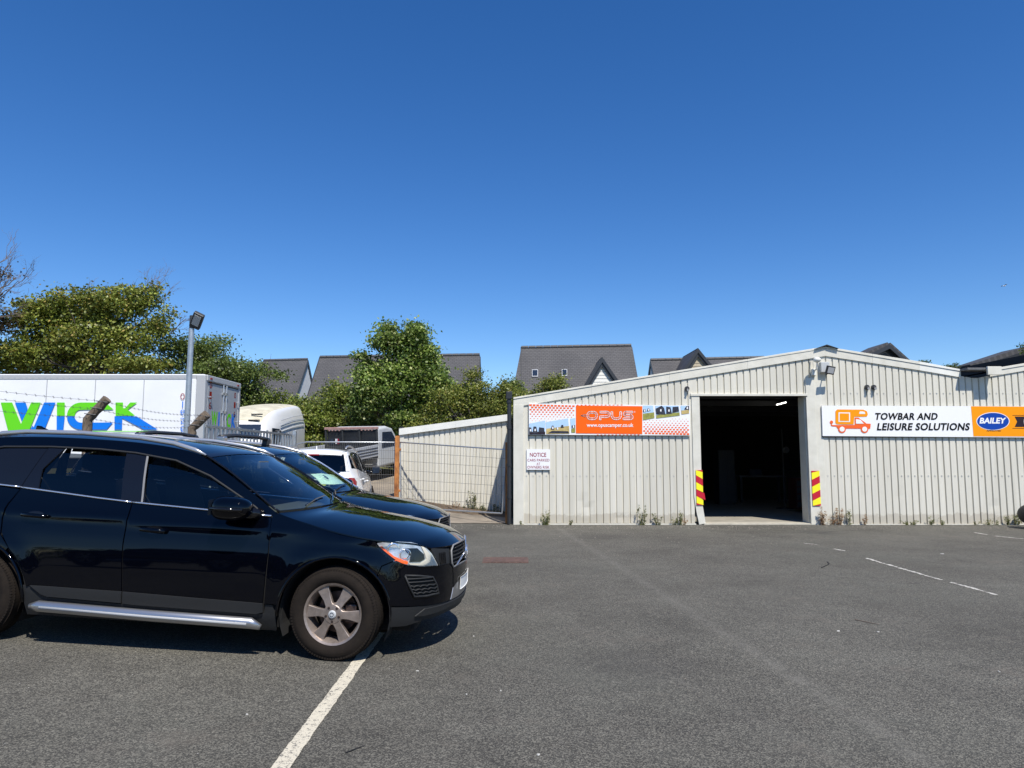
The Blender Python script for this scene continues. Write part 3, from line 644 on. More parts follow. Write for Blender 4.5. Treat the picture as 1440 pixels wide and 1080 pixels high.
mat('galv', (.50,.52,.53), .4, metal=.75, var=.15, scale=10)
mat('wire', (.16,.16,.16), .6, metal=.3)
def mesh_panel(name, label, cat, A, B, C, D, nv, nh, group=None, tube_r=.019, round_top=False):
    """A,B bottom left/right; C,D top right/left"""
    t = thing(name, label, cat, tuple((A+B)/2), group=group)
    if round_top:
        fr_ = [A, A+(D-A)*.86, A+(D-A)*.96+(C-D)*.035, D+(C-D)*.12, C, B]
    else: fr_ = [A, D, C, B]
    MB().tube(fr_, tube_r, 8).build('frame', MATS['galv'], t, smooth=50); 
    MB().tube([A, B], tube_r, 8).build('bottom_rail', MATS['galv'], t, smooth=50)
    mb = MB()
    for i in range(1, nv):
        s = i/nv; lo = A+(B-A)*s; hi = D+(C-D)*s
        if round_top and s < .12: hi = lo+(hi-lo)*(.86+.14*s/.12)
        mb.tube([lo, hi], .0032, 4, cap=False)
    for j in range(1, nh):
        s = j/nh; mb.tube([A+(D-A)*s, B+(C-B)*s], .0036, 4, cap=False)
    mb.build('wire_mesh', MATS['wire'], t, kind='stuff'); return t
YG0, YG1 = 18.35, 16.62
mesh_panel('wire_gate', 'sagging welded wire gate between the rusty post and the warehouse corner', 'gate',
    at(564,713.5,YG0), at(706,722,YG1), at(713,632.5,YG1), at(563,622,YG0), 34, 7)
rp = at(558.5, 640, 18.35)
t = thing('rusty_post', 'orange rusted square steel gate post at the left end of the pale shed', 'post', (rp.x, 18.35, gh(rp.x, 18.35)))
MB().box((rp.x-.055, 18.3, gh(rp.x,18.35)-.1), (rp.x+.055, 18.41, at(558,613,18.35).z)).build('post', MATS['rust'], t, bevel=.008)
for y in (632, 690): MB().box((rp.x+.05, 18.31, at(0,y,18.35).z-.03), (rp.x+.10, 18.37, at(0,y,18.35).z+.03)).build('hinge', MATS['rust'], t, bevel=.006)
mesh_panel('wire_fence', 'galvanised wire fence panel with rounded top corner left of the rusty post', 'fence',
    at(414,702,18.5), at(555,702,18.45), at(555,622,18.45), at(414,621.5,18.5), 46, 7, round_top=True)
xg = W(714,700).x; t = thing('gate_latch_post', 'slim dark rusted post beside the black downpipe', 'post', (xg-.08, 16.7, 0))
MB().box((xg-.06, 16.6, -.05), (xg-.005, 16.66, at(710,622,16.62).z)).build('post', MATS['rust'], t, bevel=.004)
# flat slot drain and repaired iron cover
mat('iron_red', (.125,.075,.058), .8, var=.5, scale=9, bump=.4, bscale=40)
t = thing('drain_cover', 'rusty red rectangular drain cover set in the asphalt in front of the black car', 'drain cover', tuple(gp(712,788)))
a, b = gp(681,791.5), gp(744,784.5)
MB().box((a.x-.03, a.y-.03, .001), (b.x-.02, b.y+.03, .007)).build('frame', MATS['iron_red'], t)
for i in range(7):
    xx = a.x+(b.x-a.x)*i/7; MB().box((xx, a.y, .0075), (xx+(b.x-a.x)/7-.02, b.y, .013)).build('bar', MATS['iron_red'], t)
# ================================================================== houses beyond the hedge
mat('slate', (.125,.118,.115), .75, var=.30, scale=2.0, bump=0)
def slate_mat(name, base):
    m = bpy.data.materials.new(name); m.use_nodes = True; MATS[name] = m
    n = m.node_tree.nodes; l = m.node_tree.links; b = n['Principled BSDF']; b.inputs['Roughness'].default_value = .7
    tc = n.new('ShaderNodeUVMap'); br = n.new('ShaderNodeTexBrick'); l.new(tc.outputs[0], br.inputs[0])
    br.inputs['Scale'].default_value = 1; br.inputs['Brick Width'].default_value = .25; br.inputs['Row Height'].default_value = .15; br.inputs['Mortar Size'].default_value = .012
    br.inputs['Color1'].default_value = (*[c*.93 for c in base], 1); br.inputs['Color2'].default_value = (*[c*1.08 for c in base], 1); br.inputs['Mortar'].default_value = (*[c*.66 for c in base], 1)
    t = n.new('ShaderNodeTexNoise'); t.inputs['Scale'].default_value = .7; t.inputs['Detail'].default_value = 6; l.new(tc.outputs[0], t.inputs[0])
    r = n.new('ShaderNodeValToRGB'); l.new(t.outputs[0], r.inputs[0]); r.color_ramp.elements[0].position = .3; r.color_ramp.elements[0].color = (.8,.8,.8,1); r.color_ramp.elements[1].position = .7; r.color_ramp.elements[1].color = (1.15,1.13,1.1,1)
    mx = n.new('ShaderNodeMix'); mx.data_type = 'RGBA'; mx.blend_type = 'MULTIPLY'; mx.inputs[0].default_value = 1; l.new(br.outputs[0], mx.inputs[6]); l.new(r.outputs[0], mx.inputs[7])
    l.new(mx.outputs[2], b.inputs['Base Color'])
    bp = n.new('ShaderNodeBump'); bp.inputs['Distance'].default_value = .02; bp.inputs['Strength'].default_value = .8; l.new(br.outputs['Fac'], bp.inputs['Height']); bp.invert = True; l.new(bp.outputs[0], b.inputs['Normal'])
slate_mat('slates', (.074,.073,.077))
mat('render_white', (.72,.71,.68), .8, var=.08, scale=2); mat('bargeboard', (.025,.028,.034), .5); mat('ridge_tile', (.06,.062,.068), .6)
mat('weatherboard', (.70,.69,.64), .6); mat('buff_board', (.42,.36,.26), .7, var=.3, scale=4); mat('dark_pane', (.02,.03,.05), .1)
GZ = 1.2
def roof_quad(name, pts, parent, m='slates', th=.10):
    """pts: a b (eave left, right) c d (ridge right, left); a slab with UVs in metres"""
    P = [Vector(p) for p in pts]; nrm = (P[1]-P[0]).cross(P[3]-P[0]).normalized()
    mb = MB(); mb.add(P+[p-nrm*th for p in P], [(0,1,2,3),(7,6,5,4),(0,4,5,1),(1,5,6,2),(2,6,7,3),(3,7,4,0)])
    o = mb.build(name, MATS[m], parent); uv = o.data.uv_layers.new(name='uv'); u = (P[1]-P[0]).normalized(); v = nrm.cross(u)
    for lp in o.data.loops:
        q = (Vector(mb.v[lp.vertex_index])-P[0]); uv.data[lp.index].uv = (q.dot(u), q.dot(v))
    return o
def house(label, Y, xl, xr, yr_l, yr_r, depth=4.2, drop=4.3, eave_z=None, group='slate-roofed houses beyond the hedge', left_gable=True, hipl=0):
    """ridge from pixel (xl,yr_l) to (xr,yr_r) at distance Y, slopes falling to front and back"""
    A = at(xl, yr_l, Y); B = at(xr, yr_r, Y); ze = A.z-drop
    h = thing('house', label, 'house', ((A.x+B.x)/2, Y-depth, GZ), group=group)
    ov = .25
    roof_quad('roof', [(A.x-hipl,Y-depth,ze),(B.x,Y-depth,ze),(B.x,Y,B.z),(A.x,Y,A.z)], h)
    roof_quad('roof', [(B.x,Y+depth,ze),(A.x,Y+depth,ze),(A.x,Y,A.z),(B.x,Y,B.z)], h)
    k = max(4, int((B.x-A.x)/.45)); pr = MB(); pr.lathe([(0,0),(.10,0),(.11,.40),(0,.40)], (0,0,0), (1,0,0), 8); first = None
    for i in range(min(k, 40)):
        p = A+(B-A)*i/k
        if first is None: first = pr.build('ridge_tile', MATS['ridge_tile'], h, local=True); o = first
        else: o = first.copy(); COL.objects.link(o); o.parent = h
        o.location = wm(h).inverted() @ (p+Vector((0,0,.02))); o.scale = ((B.x-A.x)/k/.42, 1, 1)
    MB().box((A.x+.22, Y-depth+.4, GZ), (B.x-.22, Y+depth-.4, ze)).build('wall', MATS['render_white'], h)
    for x, sgn_ in ((A.x+.12, -1), (B.x-.12, 1)):
        MB().prism([(Y-depth+.4, ze-.05),(Y+depth-.4, ze-.05),(Y, A.z-.34)], lambda y, z: (x-.1, y, z), lambda y, z: (x+.1, y, z)).build('gable_wall', MATS['render_white'], h)
    for x in (A.x-.04, B.x):
        for s in (-1, 1):
            MB().prism([(Y+s*depth, ze+.05),(Y, A.z+.05),(Y, A.z-.30),(Y+s*depth*.96, ze-.24)], lambda y, z: (x, y, z), lambda y, z: (x+.045, y, z)).build('bargeboard', MATS['bargeboard'], h)
    return h, A, B, ze
def skylight(h, px, py, pw, ph, Y, A, depth, drop):
    # on the front slope: solve for the point on the slope plane
    def on(x, y):
        r = ray(x, y); # plane z = A.z - (Y-yy)*drop/depth
        s = drop/depth; k = (A.z-Y*s-CAMH)/(r.z-r.y*s); return Vector((r.x*k, r.y*k, CAMH+r.z*k))
    P = [on(px,py+ph), on(px+pw,py+ph), on(px+pw,py), on(px,py)]; nrm = (P[1]-P[0]).cross(P[3]-P[0]).normalized()
    o = MB().add([p+nrm*.09 for p in P]+[p-nrm*.05 for p in P], [(0,1,2,3),(0,4,5,1),(1,5,6,2),(2,6,7,3),(3,7,4,0)]).build('skylight', MATS['zinc'], h)
    c = sum(P, Vector())/4
    MB().add([c+(p-c)*.80+nrm*.10 for p in P], [(0,1,2,3)]).build('pane', MATS['dark_pane'], o)
def dormer(h, apex, bl, br, Yf, back, wallm='weatherboard', boards=True):
    """front gable; apex/bl/br are pixels at distance Yf"""
    a, l_, r_ = at(*apex, Yf), at(*bl, Yf), at(*br, Yf)
    def ext(p, q, t): return p+(q-p)*t
    L = ext(a, l_, 1.6); Rr = ext(a, r_, 1.6)
    for i, e in enumerate((L, Rr)):
        Q = [Vector(e), Vector(a), Vector(a)+Vector((0,back,0)), Vector(e)+Vector((0,back,0))]
        if i: Q = Q[::-1]; Q = [Q[2],Q[3],Q[0],Q[1]]
        roof_quad('dormer_roof', [Q[0],Q[1],Q[2],Q[3]] if not i else [Q[0],Q[1],Q[2],Q[3]], h, th=.06)
    w_ = (r_.x-l_.x)*.13
    for e, s in ((L, 1), (Rr, -1)):
        d = (Vector(e)-a).normalized(); dn = Vector((-d.z, 0, d.x))
        if dn.z > 0: dn = -dn
        for nm, off, th, yy, mm in (('bargeboard', 0, .17, -.10, 'bargeboard'), ('soffit', .17, .13, -.02, 'bargeboard')):
            p0 = a+Vector((0,0,.03)) if not off else a+dn*off; p0 = a+dn*off; p1 = Vector(e)+dn*off
            poly = [p0, p1, p1+dn*th, Vector((a.x, a.y, a.z-(off+th)/abs(dn.z) )), Vector((a.x,a.y,a.z-off/abs(dn.z)))]
            MB().prism([(p.x,p.z) for p in poly], lambda x, z: (x, Yf+yy-.002*s, z), lambda x, z: (x, Yf+yy+.07, z)).build(nm, MATS[mm], h)
    # boarded gable face, board by board
    z1 = a.z; z0 = L.z; nb = int((z1-z0)/.2)
    for i in range(nb):
        zz = z0+i*.2; t0 = (z1-zz)/(z1-z0); t1 = max(0, (z1-zz-.19)/(z1-z0))
        MB().prism([(a.x+(L.x-a.x)*t0, zz),(a.x+(Rr.x-a.x)*t0, zz),(a.x+(Rr.x-a.x)*t1, zz+.19),(a.x+(L.x-a.x)*t1, zz+.19)],
            lambda x, z: (x, Yf+.12-(.02 if z < zz+.05 else 0), z), lambda x, z: (x, Yf+.2, z)).build('weatherboard', MATS[wallm], h)
# far left houses
house('slate-roofed house at far left whose white gable end shows right of its roof', 52, 371, 433, 507.3, 505.5, 4.6, 5)
house('long grey slate roof behind the tall green tree, between the other houses', 47, 450, 675, 502.5, 499, 4.8, 5.2)
h, A, B, ze = house('house with two small skylights and a white pointed dormer above the left warehouse slope', 44, 733, 888, 489, 486, 4.2, 5.0, hipl=.9)
skylight(h, 748, 521, 8.5, 10, 44, A, 4.2, 5.0); skylight(h, 790, 520.5, 7.5, 9.5, 44, A, 4.2, 5.0)
dormer(h, (846.5,502), (822,542), (870,536), 40.6, 3.2)
h, A, B, ze = house('house with a dark pointed gable breaking its ridge, just left of the warehouse ridge', 46, 915, 1075, 506.5, 503, 4.2, 4.6)
dormer(h, (981,489.5), (961,520), (1001,514), 42.4, 3.6, wallm='buff_board')
# dark gable peeping over the right slope
t = thing('house', 'small dark house gable peeping over the right slope of the warehouse roof', 'house', tuple(at(1248,560,40))[:2]+(GZ,), group='slate-roofed houses beyond the hedge')
a, l_, r_ = at(1250,484.5,40), at(1214,502,40), at(1282,513,40)
for p, q in ((l_, a), (a, r_)):
    roof_quad('roof', [Vector(p), Vector(p)+Vector((0,2.2,0)), Vector(q)+Vector((0,2.2,0)), Vector(q)][::1], t, th=.15)
MB().prism([(l_.x,l_.z),(r_.x,r_.z),(a.x,a.z-.12)], lambda x, z: (x, 40.25, z), lambda x, z: (x, 40.5, z)).build('gable_wall', MATS['bargeboard'], t)
MB().box((l_.x+.4, 40.6, GZ), (r_.x-.3, 42.1, min(l_.z, r_.z)+.02)).build('wall', MATS['render_white'], t)
for p, q in ((l_, a), (r_, a)):
    d = Vector((0,0,-.22)); MB().prism([(p.x,p.z),(q.x,q.z),(q.x,q.z-.24),(p.x,p.z-.24)], lambda x, z: (x, 39.9, z), lambda x, z: (x, 39.98, z)).build('bargeboard', MATS['bargeboard'], t)
# right hand roof, one verge rising out of frame
t = thing('house', 'dark slate roof rising to the right edge behind the second gable', 'house', tuple(at(1460,560,34))[:2]+(GZ,), group='slate-roofed houses beyond the hedge')
a, l_, r_ = at(1443,493,34), at(1366,518,34), at(1560,540,34)
for p, q in ((l_, a), (a, r_)):
    roof_quad('roof', [Vector(p), Vector(p)+Vector((0,1.6,0)), Vector(q)+Vector((0,1.6,0)), Vector(q)], t, th=.2)
MB().prism([(l_.x+.3,l_.z-.1),(r_.x,r_.z),(a.x,a.z-.12)], lambda x, z: (x, 34.3, z), lambda x, z: (x, 34.5, z)).build('gable_wall', MATS['bargeboard'], t)
MB().box((l_.x+.6, 34.6, GZ), (r_.x-.3, 35.5, l_.z-.6)).build('wall', MATS['render_white'], t)
for p, q, y_ in ((l_, a, 33.9), (r_, a, 33.88)):
    MB().prism([(p.x,p.z),(q.x,q.z),(q.x,q.z-.3),(p.x,p.z-.3)], lambda x, z: (x, y_, z), lambda x, z: (x, y_+.1, z)).build('bargeboard', MATS['bargeboard'], t)

# ================================================================== trees and hedges
def leafmat(name, c1, c2, c3=None):
    m = bpy.data.materials.new(name); m.use_nodes = True; MATS[name] = m
    n = m.node_tree.nodes; l = m.node_tree.links; n.remove(n['Principled BSDF']); out = n['Material Output']
    g = n.new('ShaderNodeNewGeometry'); r = n.new('ShaderNodeValToRGB'); l.new(g.outputs['Random Per Island'], r.inputs[0])
    e = r.color_ramp.elements; e[0].color = (*c1, 1); e[1].color = (*c2, 1); e[0].position = .1; e[1].position = .85
    if c3: q = e.new(.97); q.color = (*c3, 1)
    t = n.new('ShaderNodeTexNoise'); t.inputs['Scale'].default_value = .8; l.new(g.outputs['Position'], t.inputs[0])
    h = n.new('ShaderNodeHueSaturation'); l.new(r.outputs[0], h.inputs['Color'])
    mr = n.new('ShaderNodeMapRange'); l.new(t.outputs[0], mr.inputs[0]); mr.inputs[1].default_value = .3; mr.inputs[2].default_value = .7; mr.inputs[3].default_value = .7; mr.inputs[4].default_value = 1.35; l.new(mr.outputs[0], h.inputs['Value'])
    d = n.new('ShaderNodeBsdfPrincipled'); d.inputs['Roughness'].default_value = .45; d.inputs['Specular IOR Level'].default_value = .45; l.new(h.outputs[0], d.inputs['Base Color'])
    tr = n.new('ShaderNodeBsdfTranslucent'); l.new(h.outputs[0], tr.inputs[0]); mx = n.new('ShaderNodeMixShader'); mx.inputs[0].default_value = .3
    l.new(d.outputs[0], mx.inputs[1]); l.new(tr.outputs[0], mx.inputs[2]); l.new(mx.outputs[0], out.inputs[0]); return m
leafmat('leaf_brownish', (.10,.13,.018), (.29,.33,.06), (.36,.27,.07))
leafmat('leaf_olive', (.085,.125,.018), (.25,.30,.055), (.29,.27,.08))
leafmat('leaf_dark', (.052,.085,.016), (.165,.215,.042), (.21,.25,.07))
leafmat('leaf_green', (.07,.125,.018), (.22,.30,.055), (.52,.55,.22))
leafmat('leaf_yellow', (.10,.13,.02), (.25,.28,.05), (.30,.26,.07))
leafmat('leaf_brown', (.05,.032,.015), (.10,.07,.03), (.12,.09,.05))
mat('bark', (.085,.07,.055), .95, var=.5, scale=6, bump=.6, bscale=18)
mat('twig', (.16,.125,.10), .9)
def leaf_cloud(blobs, n, size, rs, spread=.35, shell=.55, clump=30, flat_=.0):
    """blobs: (center Vector, (rx,ry,rz)); returns verts/faces arrays of folded leaves grouped in clumps"""
    vol = np.array([b[1][0]*b[1][1]*b[1][2] for b in blobs])**(2/3); pr = vol/vol.sum()
    nc = n//clump; which = rs.choice(len(blobs), nc, p=pr)
    C = np.array([list(b[0]) for b in blobs])[which]; RR = np.array([list(b[1]) for b in blobs])[which]
    d = rs.normal(size=(nc, 3)); d /= np.linalg.norm(d, axis=1)[:, None]
    rad = shell+(1-shell)*rs.random(nc)**.7; rad *= 1+.11*rs.normal(size=nc)*(rs.random(nc) < .5)
    cc = C+d*RR*rad[:, None]
    ctr = np.repeat(cc, clump, 0); N = len(ctr); sp_ = spread*.62*(.6+.8*rs.random(nc)); sp_ = np.repeat(sp_, clump)
    p = ctr+rs.normal(size=(N, 3))*sp_[:, None]*np.array([1.15, 1.15, .6])
    out = np.repeat(d, clump, 0)
    nr = rs.normal(size=(N, 3))*.8+out*.5+np.array([0, 0, .55]); nr /= np.linalg.norm(nr, axis=1)[:, None]
    t = np.cross(nr, rs.normal(size=(N, 3))); t /= np.linalg.norm(t, axis=1)[:, None]; b = np.cross(nr, t)
    s = size*(.6+.8*rs.random(N))[:, None]
    v0 = p-t*s*.55; v1 = p+b*s*.36-nr*s*.06; v2 = p+t*s*.55; v3 = p-b*s*.36-nr*s*.06
    V = np.stack([v0, v1, v2, v3], 1).reshape(-1, 3); return V, N, cc
def mesh_quads(name, V, N, m, parent, mats2=None, sel=None):
    me = bpy.data.meshes.new(name); inv = np.array(wm(parent).inverted()); V = V@inv[:3, :3].T+inv[:3, 3]
    me.vertices.add(N*4); me.vertices.foreach_set('co', V.astype(np.float32).ravel())
    me.loops.add(N*4); me.loops.foreach_set('vertex_index', np.arange(N*4, dtype=np.int32))
    me.polygons.add(N); me.polygons.foreach_set('loop_start', np.arange(0, N*4, 4, dtype=np.int32)); me.polygons.foreach_set('loop_total', np.full(N, 4, dtype=np.int32))
    me.materials.append(m); me.update(calc_edges=True); me.validate()
    o = bpy.data.objects.new(name, me); COL.objects.link(o); o.parent = parent; return o
def branch(mb, a, b, r0, r1, rs, wob=.12, n=5):
    a = Vector(a); b = Vector(b); L = (b-a).length; pts = []
    for i in range(n+1):
        t = i/n; o = Vector(rs.normal(size=3))*L*wob*math.sin(math.pi*t)*.6; pts.append(a+(b-a)*t+o)
    mb.tube(pts, [r0+(r1-r0)*i/n for i in range(n+1)], 6, cap=False); return pts
def twigspray(mb, a, d, L, r, rs, depth):
    a = Vector(a); d = Vector(d).normalized(); b = a+d*L; pts = branch(mb, a, b, r, r*.45, rs, .08, 4)
    if depth:
        for k in range(rs.integers(3, 5)):
            t = .35+.65*rs.random(); p = pts[min(4, int(t*4))]
            nd = d+Vector(rs.normal(size=3))*.45+Vector((0,0,.12)); twigspray(mb, p, nd, L*(.45+.25*rs.random()), r*.5, rs, depth-1)
def tree(name, label, Y, blobs, n, size, m, seed, trunk=None, spread=.35, shell=.55, bare=(), cat='tree', dr=1.0, group=None, clump=26, twig_n=0):
    rs = np.random.default_rng(seed)
    B = []
    for cx, cy, rx, ry, *dy in blobs:
        yy = Y+(dy[0] if dy else 0); c = at(cx, cy, yy); k = yy/F
        B.append((c, (rx*k, (rx+ry)/2*k*dr, ry*k)))
    tx, base_z = (trunk if trunk else (blobs[0][0], None)); c0 = at(tx, 640, Y); gz = hill(c0.x, Y)-.1 if base_z is None else base_z
    t = thing(name, label, cat, (c0.x, Y, gz), group=group)
    S_ = []
    for c, r in B:      # smaller lobes budding from each mass give an uneven outline and gaps
        S_.append((Vector(c)+Vector((0,0,-r[2]*.12)), tuple(q*.66 for q in r)))
        for _ in range(7):
            d = rs.normal(size=3); d[2] = d[2]*.8+.15; d /= np.linalg.norm(d); f = .24+.24*rs.random()
            S_.append((Vector((c.x+d[0]*r[0]*.78, c.y+d[1]*r[1]*.78, c.z+d[2]*r[2]*.78)), (r[0]*f*1.15, r[1]*f*1.15, r[2]*f*.8)))
    B = S_; n = int(n*1.5); size = size*.76
    V, N, cc = leaf_cloud(B, n, size, rs, spread, shell, clump)
    mesh_quads('crown', V, N, MATS[m], t)
    mb = MB(); topz = max(b[0].z for b in B); hh = topz-gz
    tk = branch(mb, (c0.x,Y,gz), (c0.x+.1,Y,gz+hh*.62), .045*hh+.03, .05, rs, .05, 6)
    idx = rs.choice(len(cc), min(len(cc), 46), replace=False)
    for i in idx:
        p = tk[rs.integers(2, 7)]; branch(mb, p, Vector(cc[i]), .04, .012, rs, .10, 4)
    mb.build('trunk', MATS['bark'], t, smooth=True)
    if bare:
        for (x0, y0, x1, y1, r, dep) in bare:
            mb = MB(); a, b = at(x0, y0, Y), at(x1, y1, Y); twigspray(mb, a, b-a, (b-a).length, r*.8, rs, dep)
            mb.build('bare_branch', MATS['twig'], t, smooth=True)
    return t
tree('ash_tree', 'nearly bare tree at the left edge with a few brown leaves and fine twigs', 25, [(-60,400,42,45),(-30,450,30,40),(-6,385,15,16),(-8,418,12,10)], 5200, .10, 'leaf_brown', 3, trunk=(-60,None), spread=.3, shell=.2,
     bare=[(-40,470,4,412,.05,3),(-4,412,22,390,.03,3),(-30,450,-2,350,.04,3),(-50,430,-2,432,.035,2),(-40,440,28,440,.035,2),(0,420,40,385,.022,3),(-5,400,18,362,.02,3),(8,405,44,396,.014,2)])
tree('sycamore_tree', 'broad olive and russet tree with bare twig tips above the lorry box', 27,
     [(70,435,38,24),(50,455,32,30),(110,440,42,36),(158,432,38,34),(160,415,16,18),(195,428,24,26),(215,412,12,16),(120,480,60,36),(60,492,60,32),(185,478,48,34),(225,458,22,16),(238,440,12,9),(10,490,26,22),(5,515,40,22),(150,515,80,22)],
     34000, .135, 'leaf_brownish', 5, trunk=(130,None), spread=.30, shell=.5, clump=22,
     bare=[(180,440,190,400,.02,2),(195,430,215,392,.018,3),(205,430,232,392,.02,3),(222,425,244,402,.014,2),(120,430,127,395,.018,1),(238,470,262,448,.025,3),(40,480,28,440,.03,2),(60,470,30,447,.025,1)])
tree('laurel_bush', 'dark rounded evergreen behind the lamp post and lorry doors', 28,
     [(270,485,42,20),(310,505,42,30),(250,505,40,24),(345,522,32,32),(300,540,60,40),(360,560,34,34),(340,590,55,35),(385,600,30,30),(392,530,10,10)], 30000, .11, 'leaf_dark', 8, trunk=(310,None), spread=.30, cat='bush', bare=[(360,545,385,515,.02,1),(365,560,375,528,.02,1)])
tree('hedge_bush', 'olive green hedge between the dark evergreen and the tall green tree', 28,
     [(400,574,34,22),(432,580,34,20),(462,560,34,22),(492,555,30,20),(430,595,60,24),(490,590,50,36),(390,585,40,30),(472,545,16,9),(440,615,70,16),(520,600,40,24)], 24000, .11, 'leaf_olive', 9, trunk=(450,None), spread=.28, cat='hedge')
tree('maple_tree', 'tall bright green tree with pale seed clusters standing in front of the long slate roof', 26.8,
     [(548,480,22,24),(580,480,24,26),(545,465,9,12),(583,462,8,11),(566,500,44,26),(538,525,30,28),(588,522,30,28),(598,502,14,16),(560,550,54,34),(615,545,24,26),(520,545,24,28),(575,590,54,32),(508,500,9,8),(515,570,20,24)],
     34000, .135, 'leaf_green', 12, trunk=(566,None), spread=.26, shell=.5, clump=20)
tree('willow_shrub', 'yellowish green shrubs right of the tall green tree', 25.5,
     [(640,560,26,24),(672,552,22,20),(668,530,8,10),(700,560,22,18),(650,585,44,26),(695,585,32,22),(610,595,30,20),(684,572,40,18),(720,556,16,16),(714,540,6,9)], 17000, .10, 'leaf_yellow', 15, trunk=(670,None), spread=.24, cat='bush')
tree('privet_bush', 'small dark bush beside the left edge of the skylight house roof', 31, [(718,552,14,14),(712,570,24,18),(724,541,6,6)], 4500, .11, 'leaf_dark', 16, spread=.24, cat='bush')
tree('elder_bush', 'yellow-brown bush top showing over the left slope of the warehouse', 30, [(765,548,26,15),(785,540,20,12),(745,560,26,12),(755,572,60,18)], 8000, .10, 'leaf_yellow', 18, spread=.22, cat='bush')
tree('rooftop_shrub', 'thin line of twiggy weeds showing above the valley between the two gables', 35, [(1285,512,14,3),(1325,517,20,4),(1355,516,10,5),(1345,511,3,3),(1300,509,8,2)], 1500, .07, 'leaf_dark', 21, spread=.10, cat='bush')
tree('hawthorn_tree', 'dark leafy top poking up at the right edge over the roof', 33, [(1440,490,4,8),(1455,500,16,22)], 1500, .12, 'leaf_dark', 22, spread=.2)
tree('hedge_bush', 'long dark hedge low behind the lorry at the far left', 29, [(40,560,90,50),(160,560,90,50),(-60,560,70,50),(250,570,70,50)], 9000, .16, 'leaf_dark', 24, spread=.4, cat='hedge')
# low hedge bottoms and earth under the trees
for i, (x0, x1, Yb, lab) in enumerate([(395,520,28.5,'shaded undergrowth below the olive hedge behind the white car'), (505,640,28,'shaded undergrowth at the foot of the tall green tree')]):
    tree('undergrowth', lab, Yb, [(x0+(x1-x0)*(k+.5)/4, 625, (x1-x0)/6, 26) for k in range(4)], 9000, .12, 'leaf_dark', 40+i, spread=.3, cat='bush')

# ================================================================== lorry
mat('lorry_white', (.80,.81,.82), .35, var=.05, scale=1, col2=(.74,.75,.76)); mat('lorry_grey', (.40,.41,.42), .4); mat('alu', (.55,.56,.57), .35, metal=.7)
mat('logo_green', (.12,.62,.005), .4); mat('logo_blue', (.0,.17,.70), .4); mat('seal_black', (.03,.03,.03), .6); mat('tyre', (.028,.026,.024), .85, var=.3, scale=30); mat('lamp_red', (.28,.010,.012), .25, coat=.5)
YL = 17.5; L_ = lambda x, y, d=0: at(x, y, YL+d)
g0 = gh(-9, YL)+.1
C0 = L_(283, 640); zt = L_(240, 526).z; zb = g0+1.05; xr = C0.x; yb = 19.75
lt = thing('box_lorry', 'white box lorry with large green and blue WICK lettering behind the barbed wire', 'lorry', (xr-3.6, YL+1.3, g0))
MB().box((xr-7.6, YL, zb), (xr, yb, zt-.0)).build('box_body', MATS['lorry_white'], lt, bevel=.03, seg=3)
MB().box((xr-7.62, YL-.012, zt-.13), (xr-.2, YL+.01, zt-.02)).build('top_rail', MATS['lorry_grey'], lt, bevel=.006)
MB().box((xr-.20, YL-.02, zb), (xr+.03, YL+.16, zt-.02)).build('corner_post', MATS['lorry_grey'], lt, bevel=.02)
MB().box((xr-.33, YL-.016, zb), (xr-.21, YL+.01, zt-.12)).build('corner_post', MATS['lorry_white'], lt, bevel=.01)
MB().box((xr-.1, YL+.05, zt-.16), (xr+.06, yb-.02, zt-.01)).build('rear_header', MATS['lorry_grey'], lt, bevel=.02)
MB().box((xr-.1, yb-.13, zb), (xr+.04, yb+.01, zt-.02)).build('corner_post', MATS['lorry_grey'], lt, bevel=.02)
ym = (YL+.18+yb-.13)/2
mat('lorry_door', (.34,.36,.38), .4)
for a, b in ((YL+.17, ym-.02), (ym+.02, yb-.14)):
    dd = MB().box((xr+.005, a, zb+.06), (xr+.03, b, zt-.20)).build('rear_door', MATS['lorry_door'], lt, bevel=.006)
    MB().box((xr-.02, a-.01, zb), (xr+.012, b+.015, zt-.17)).build('door_seal', MATS['seal_black'], lt)
for y in (ym-.10, ym+.10):
    rd = MB().tube([(xr+.055, y, zb+.05), (xr+.055, y, zt-.17)], .018, 8).build('lock_rod', MATS['alu'], lt, smooth=40)
    for z in (zb+.3, zb+1.2, zt-.4): MB().box((xr+.03, y-.05, z-.03), (xr+.075, y+.05, z+.03)).build('rod_bracket', MATS['alu'], rd)
for y in (YL+.22, yb-.2):
    for z in (zt-.55, zb+1.0, zb+.3): MB().tube([(xr+.03,y-.06,z),(xr+.09,y-.02,z),(xr+.09,y+.06,z-.02),(xr+.04,y+.12,z)], .014, 6).build('hinge', MATS['alu'], lt)
for i in range(1, 7): MB().box((xr-.3-i*1.2, YL-.006, zb+.02), (xr-.3-i*1.2+.02, YL+.01, zt-.14)).build('panel_joint', MATS['lorry_grey'], lt)
rv = MB()
for i in range(48): rv.box((xr-.35-i*.15, YL-.017, zt-.10), (xr-.33-i*.15, YL-.01, zt-.08))
rv.build('rivets', MATS['alu'], lt, kind='stuff')
for y in (YL+.25, yb-.25): MB().box((xr+.055, y-.06, zt-.11), (xr+.075, y+.06, zt-.07)).build('marker_lamp', MATS['lamp_red'], lt, bevel=.006)
